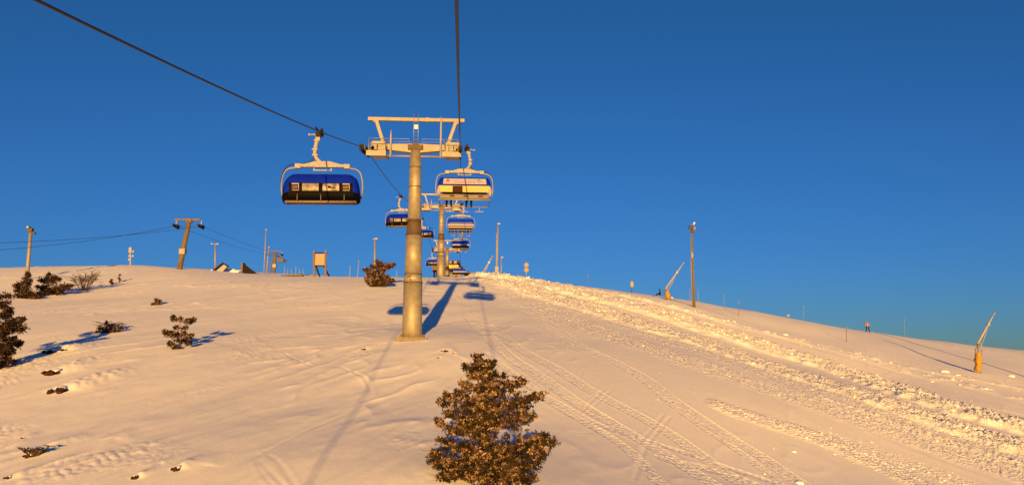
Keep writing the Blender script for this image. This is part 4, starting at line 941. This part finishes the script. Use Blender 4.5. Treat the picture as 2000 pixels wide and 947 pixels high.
# ------------------------------------------------------------------ vegetation
def tuft(mb, c, size, n, rnd, squash=.8, mi=0):
    mi = rnd.choices((0, 1, 2), (.42, .34, .24))[0]
    for _ in range(n):
        d = Vector((rnd.gauss(0, 1), rnd.gauss(0, 1), rnd.gauss(0, 1)*squash+.25)).normalized()
        a = c+d*size*rnd.uniform(0, .35); L = size*rnd.uniform(.6, 1.15); w = size*rnd.uniform(.11, .26)
        sd = d.cross(Vector((rnd.gauss(0, 1), rnd.gauss(0, 1), rnd.gauss(0, 1)))); sd = sd.normalized() if sd.length > 1e-3 else Vector((1, 0, 0))
        m = a+d*L*.55; e = a+d*L
        mb.add([a, m+sd*w, e, m-sd*w], [(0, 1, 2, 3)], mi)
def tree(name, base, label, cat, tips, trunk, tuft_size, needle, rnd, ntuft=10, tr=.09, dens=1.0, group=None, inner=.25, droop=.12, limb_r=.03):
    """tips: offsets (x,y,z) of limb ends from the base; trunk: list of offsets"""
    root = thing(name, base, label, cat, group)
    mb = MB(); tp = catmull([Vector(q) for q in trunk], 4) if len(trunk) > 2 else [Vector(q) for q in trunk]
    tp = [Vector(q) for q in tp]; n = len(tp); mb.tube(tp, [tr*(1-.85*i/(n-1)) for i in range(n)], 10); mb.build('trunk', 'bark', root)
    br = MB(); cr = MB(); H = tp[-1].z
    for tip in tips:
        tip = Vector(tip); hr = math.hypot(tip.x-tp[0].x, tip.y-tp[0].y)
        z0 = max(.1*H, min(tip.z-.15*hr-rnd.uniform(0, .2)*hr, H*.93)); st_ = min(tp, key=lambda q: abs(q.z-z0))
        mid = st_.lerp(tip, .55)+Vector((rnd.gauss(0, .04)*H, rnd.gauss(0, .04)*H, -droop*hr*rnd.uniform(0, 1)))
        path = [Vector(q) for q in catmull([tuple(st_), tuple(mid), tuple(tip)], 5)]; m_ = len(path)
        br.tube(path, [limb_r*(1-.75*i/(m_-1)) for i in range(m_)], 6)
        L = (tip-st_).length; k_ = max(4, int(L/tuft_size*1.9*dens))
        for q in range(k_):
            t = inner+(1-inner)*(q+rnd.random())/k_; p = path[min(int(t*(m_-1)), m_-2)].lerp(path[min(int(t*(m_-1))+1, m_-1)], (t*(m_-1)) % 1)
            side = .30*L*(1.15-t)+.7*tuft_size
            for _ in range(4):
                o = Vector((rnd.gauss(0, 1), rnd.gauss(0, 1), rnd.gauss(0, .8)+.05)).normalized()*side*rnd.uniform(.25, 1)
                c = p+o
                if rnd.random() < .5: br.tube([p, p+o*.6+Vector((0,0,-.01)), c], [limb_r*.35, limb_r*.25, limb_r*.15], 4, caps=False)
                tuft(cr, c, tuft_size*rnd.uniform(.7, 1.2), ntuft, rnd)
    tuft(cr, tp[-1], tuft_size, ntuft, rnd)
    br.build('branches', 'bark', root); c_ = cr.build('crown', [needle+'_a', needle+'_b', needle+'_c'], root)
    return root
# the large pine in front
rn = random.Random(11); YT = 23.6
x_, y_ = P(948, 947, YT).x, YT; g = Vector((x_, y_, h1(x_, y_)))
def T_(px, py, dy=0): q = P(px, py, YT+dy); return q-g
tips = [T_(926,692), T_(938,693), T_(905,712), T_(955,722,-.3), T_(985,735,.2), T_(900,745), T_(1002,752,.4), T_(1025,745,0), T_(1060,770), T_(1040,778,.3), T_(855,782), T_(868,768,.3), T_(890,762,-.3),
        T_(852,820), T_(872,806,-.2), T_(1043,812), T_(1020,805,-.5), T_(1084,862), T_(1068,850,.3), T_(1065,888,-.3), T_(1045,905,.4), T_(858,860,.3), T_(840,885), T_(850,905,-.3), T_(1050,935), T_(1030,948,-.5), T_(838,940), T_(860,930,-.6), T_(1000,960,-.8),
        T_(1058,868,-.2), T_(1035,880,-.6), T_(1012,900,-.9), T_(845,900,.4), T_(900,968,-.6), T_(960,980,-.9), T_(1000,985,-.4), T_(862,972,.2), T_(930,958,-1.1), T_(1040,965,.1), T_(846,955,.3)]
for q in range(44):
    f_ = rn.uniform(.08, .97); w_ = (1.05-f_)**.6*1.5; a = rn.uniform(0, 6.283); zc = T_(940, 700).z
    tips.append(Vector((math.cos(a)*w_*rn.uniform(.45, .8), math.sin(a)*w_*rn.uniform(.6, 1.1), zc*f_)))
tree('pine_tree', g, 'large frosted pine tree at bottom centre with reddish limbs', 'tree', tips, [(0,0,-.3), tuple(T_(955,900)), tuple(T_(940,800)), tuple(T_(934,740)), tuple(T_(932,698))], .088, 'needle', rn, 17, .075, .78, limb_r=.036, inner=.14)
# far left conifer
rn = random.Random(5); g = stand(-12, 722); YT2 = g.y
def T2_(px, py, dy=0): return P(px, py, YT2+dy)-g
tips = [T2_(20,578), T2_(8,600), T2_(45,622), T2_(38,635), T2_(48,640,.3), T2_(22,632,-.3), T2_(30,668), T2_(42,668,.4), T2_(25,690), T2_(30,705,.5), T2_(12,700,-.5), T2_(-40,600), T2_(-60,640), T2_(-70,690), T2_(-20,650,-.8), T2_(-5,620,-.4), T2_(5,655,-.8), T2_(-30,700,-.6)]
for q in range(22):
    f_ = rn.uniform(.05, .95); w_ = (1.05-f_)**.7*1.3; a = rn.uniform(0, 6.283); zc = T2_(-8, 570).z
    tips.append(Vector((math.cos(a)*w_*.8, math.sin(a)*w_, zc*f_)))
tree('pine_tree', g, 'dark pine tree cut by the left edge with a long blue shadow', 'tree', tips, [(0,0,-.3), (.05, 0, 2), tuple(T2_(-8, 565))], .15, 'needle_dark', rn, 12, .09, .8)
# small sparse pine left of centre
rn = random.Random(9); g = stand(352, 684)
def S_px(px, py, dy=0): return P(px, py, g.y+dy)-g
tips = [S_px(337,618), S_px(352,620), S_px(380,625), S_px(328,650), S_px(320,648), S_px(340,640), S_px(366,640), S_px(375,655), S_px(330,670), S_px(345,665,-.3), S_px(362,662,.3), S_px(338,680,-.2), S_px(355,683), S_px(372,668), S_px(345,652,.4), S_px(358,650,-.3)]
tree('young_pine', g, 'small sparse young pine alone on the smooth snow left of the tower', 'tree', tips, [(0,0,-.2), (0,0,1.0), tuple(S_px(350, 625))], .115, 'needle', rn, 13, .045, 1.3, inner=.45, limb_r=.028)
# round frosted bush on the crest
rn = random.Random(21); g = stand(738, 561)
def B_(px, py, dy=0): return P(px, py, g.y+dy)-g
tips = [B_(736,509), B_(745,512), B_(769,517), B_(762,518,.3), B_(712,526), B_(718,535), B_(725,520), B_(750,528,.3), B_(714,545), B_(720,552), B_(758,540), B_(762,545,.3), B_(735,530,-.6), B_(742,548,-.7), B_(726,557,-.3), B_(750,555,.2), B_(733,540,-.8), B_(748,536,-.5), B_(728,545,-.8), B_(765,549)]
tree('frosted_spruce', g, 'round frosted brown spruce on the crest left of the nearest tower', 'tree', tips, [(0,0,-.3), (.1,0,1.4), tuple(B_(738, 512))], .20, 'needle_far', rn, 10, .09, 2.0, inner=.05)
# clumps on the left skyline
def clump(px, py, tips_px, label, ts, needle, seed, name='low_conifer'):
    rn = random.Random(seed); g = stand(px, py); tips = []
    for (a, b) in tips_px: tips.append(P(a, b, g.y+rn.uniform(-.5, .5))-g)
    top = max(tips, key=lambda v: v.z)
    tree(name, g, label, 'tree', tips, [(0,0,-.2), (top.x*.3, 0, top.z*.5), tuple(top*.95)], ts, needle, rn, 10, .07, 1.3, inner=.05)
clump(48, 583, [(54,532),(48,545),(32,555),(28,558),(58,555),(40,565),(30,575),(62,570),(50,575),(35,580),(54,538),(60,548),(56,560),(44,552),(66,572),(74,576),(80,579),(30,566)], 'low reddish conifer at the foot of the far left lamp post', .19, 'needle_dark', 31)
clump(90, 578, [(96,534),(108,540),(118,545),(78,548),(72,560),(125,560),(138,558),(110,562),(85,565),(70,575),(100,570),(120,568),(90,545)], 'wide dark conifer clump right of the far left lamp post', .20, 'needle_dark', 32)
clump(765, 553, [(768,546),(762,548),(771,551)], 'tiny yellowish conifer at the foot of the round frosted spruce', .16, 'needle_far', 33)
clump(217, 555, [(218,546),(216,551),(220,552)], 'tiny upright shrub on the left slope, left of its taller twin', .13, 'needle_dark', 34)
clump(233, 551, [(234,536),(232,542),(236,547)], 'thin upright dead sapling on the left slope, taller of the pair', .11, 'needle_far', 35)
clump(307, 597, [(297,593),(306,584),(315,588),(303,596),(312,596)], 'small brown bush half buried beneath the surface lift line', .15, 'needle_far', 36)
clump(205, 650, [(192,640),(208,628),(222,634),(232,642),(240,640),(186,650),(215,648)], 'low frosted shrub at the tip of the long blue tree shadow', .10, 'needle_far', 37)
def bare(px, py, w, h, label, seed, n=26):
    rn = random.Random(seed); g = stand(px, py); k = g.length/FPX; root = thing('bare_shrub', g, label, 'shrub', None)
    st_ = MB(); tw = MB()
    for q in range(n):
        tip = Vector((rn.uniform(-.5, .6)*w*k, rn.uniform(-.4, .4)*w*k, h*k*rn.uniform(.4, 1))); mid = tip*.5+Vector((rn.gauss(0, .08)*w*k, 0, rn.gauss(0, .05)*h*k))
        (st_ if q < 6 else tw).tube([(tip.x*.15, tip.y*.15, -.1), mid, tip], [.05 if q < 6 else .025, .03 if q < 6 else .018, .012], 5)
        for _ in range(7):
            a = mid.lerp(tip, rn.random()); b = a+Vector((rn.gauss(0, .16)*w*k, rn.gauss(0, .12)*w*k, rn.uniform(0, .25)*h*k)); tw.tube([a, b], [.018, .010], 4, caps=False)
    st_.build('stem', 'twig', root); tw.build('twigs', 'twig', root)
bare(164, 568, 46, 34, 'leafless reddish shrub right of the dark conifer clump', 41)
bare(62, 893, 34, 16, 'sprawling bare twigs poking from the snow near the lower left corner', 42, 14)
bare(212, 645, 40, 16, 'wispy bare twigs above the low frosted shrub by the shadow tip', 43, 10)
# rocks showing through the snow
def rock(px, py, wpx, hpx, label, seed, tilt=.4):
    rn = random.Random(seed); g = stand(px, py); k = g.length/FPX; root = thing('rock', g, label, 'rock', None, rot=(.2, 0, rn.uniform(-.3, .3)))
    npr = np.random.default_rng(seed); v, f = I2; w, h = wpx*k, hpx*k
    mb = MB(); off_ = [(-.28, .05, .7), (.12, -.05, 1.0), (.34, .1, .6)]
    for ox, oy, sc_ in off_:
        q = np.round(v*npr.uniform(.65, 1.2, (len(v), 1))*2.2)/2.2*np.array([w*.24, w*.26, h*.55])*sc_; an = rn.uniform(-.5, .5)
        q = np.stack([q[:,0]*math.cos(an)-q[:,2]*math.sin(an)*.5, q[:,1], q[:,2]+q[:,0]*math.sin(an)*.4], -1)
        mb.add((q+np.array([ox*w, oy*w-w*.15, h*.08])).tolist(), [tuple(a) for a in f.tolist()])
    mb.build('stone', 'rock', root)
    mb = MB(); q = v*npr.uniform(.8, 1.15, (len(v), 1))*np.array([w*.26, w*.4, h*.20]); mb.add((q+np.array([w*.12, w*.15, h*.42])).tolist(), [tuple(a) for a in f.tolist()], 0, True)
    o = mb.build('snow_cap', 'snowclod', root); sb = o.modifiers.new('s', 'SUBSURF'); sb.levels = sb.render_levels = 1
rock(100, 731, 34, 12, 'dark rock slab capped by snow below the left pine', 51); rock(112, 767, 34, 16, 'jagged brown rock lowest of the three rocks below the left pine', 52)
rock(186, 745, 30, 6, 'thin dark rock edge right of the two snow capped rocks', 53); rock(95, 693, 24, 10, 'brown rock in the blue shadow beside the left pine', 54)
rock(122, 688, 22, 8, 'pale snow capped rock at the edge of the blue shadow', 60)
rock(343, 920, 18, 12, 'small brown rock near the bottom edge, right of its grey neighbour', 55); rock(263, 936, 14, 10, 'small grey pointed rock near the bottom edge', 56); rock(57, 893, 22, 7, 'brown rock under the sprawling bare twigs', 57)
rock(710, 683, 12, 4, 'tiny dark stone left of the foot of the nearest tower', 58); rock(868, 688, 18, 6, 'dark stone on the lip right of the foot of the nearest tower', 59)
rock(15, 938, 14, 8, 'small dark stone in the lower left corner', 61); rock(310, 908, 8, 4, 'tiny stone up left of the small brown rock near the bottom edge', 62)
rock(45, 857, 9, 4, 'tiny brown stone above the sprawling bare twigs', 63); rock(855, 700, 8, 3, 'tiny stone just below the lip right of the nearest tower', 64)
rock(885, 692, 8, 4, 'tiny stone right of the dark stone on the tower lip', 65)
# concrete foot of the nearest tower
z_ = z1; x_ = XC
mb = MB(); mb.box((0, 0, -.22), (2.0, 1.9, .30)); o = mb.build('tower_foundation', 'concrete', None, .03); o.location = (x_, T1, z1); tag(o, 'concrete foundation slab under the nearest chairlift tower', 'foundation')
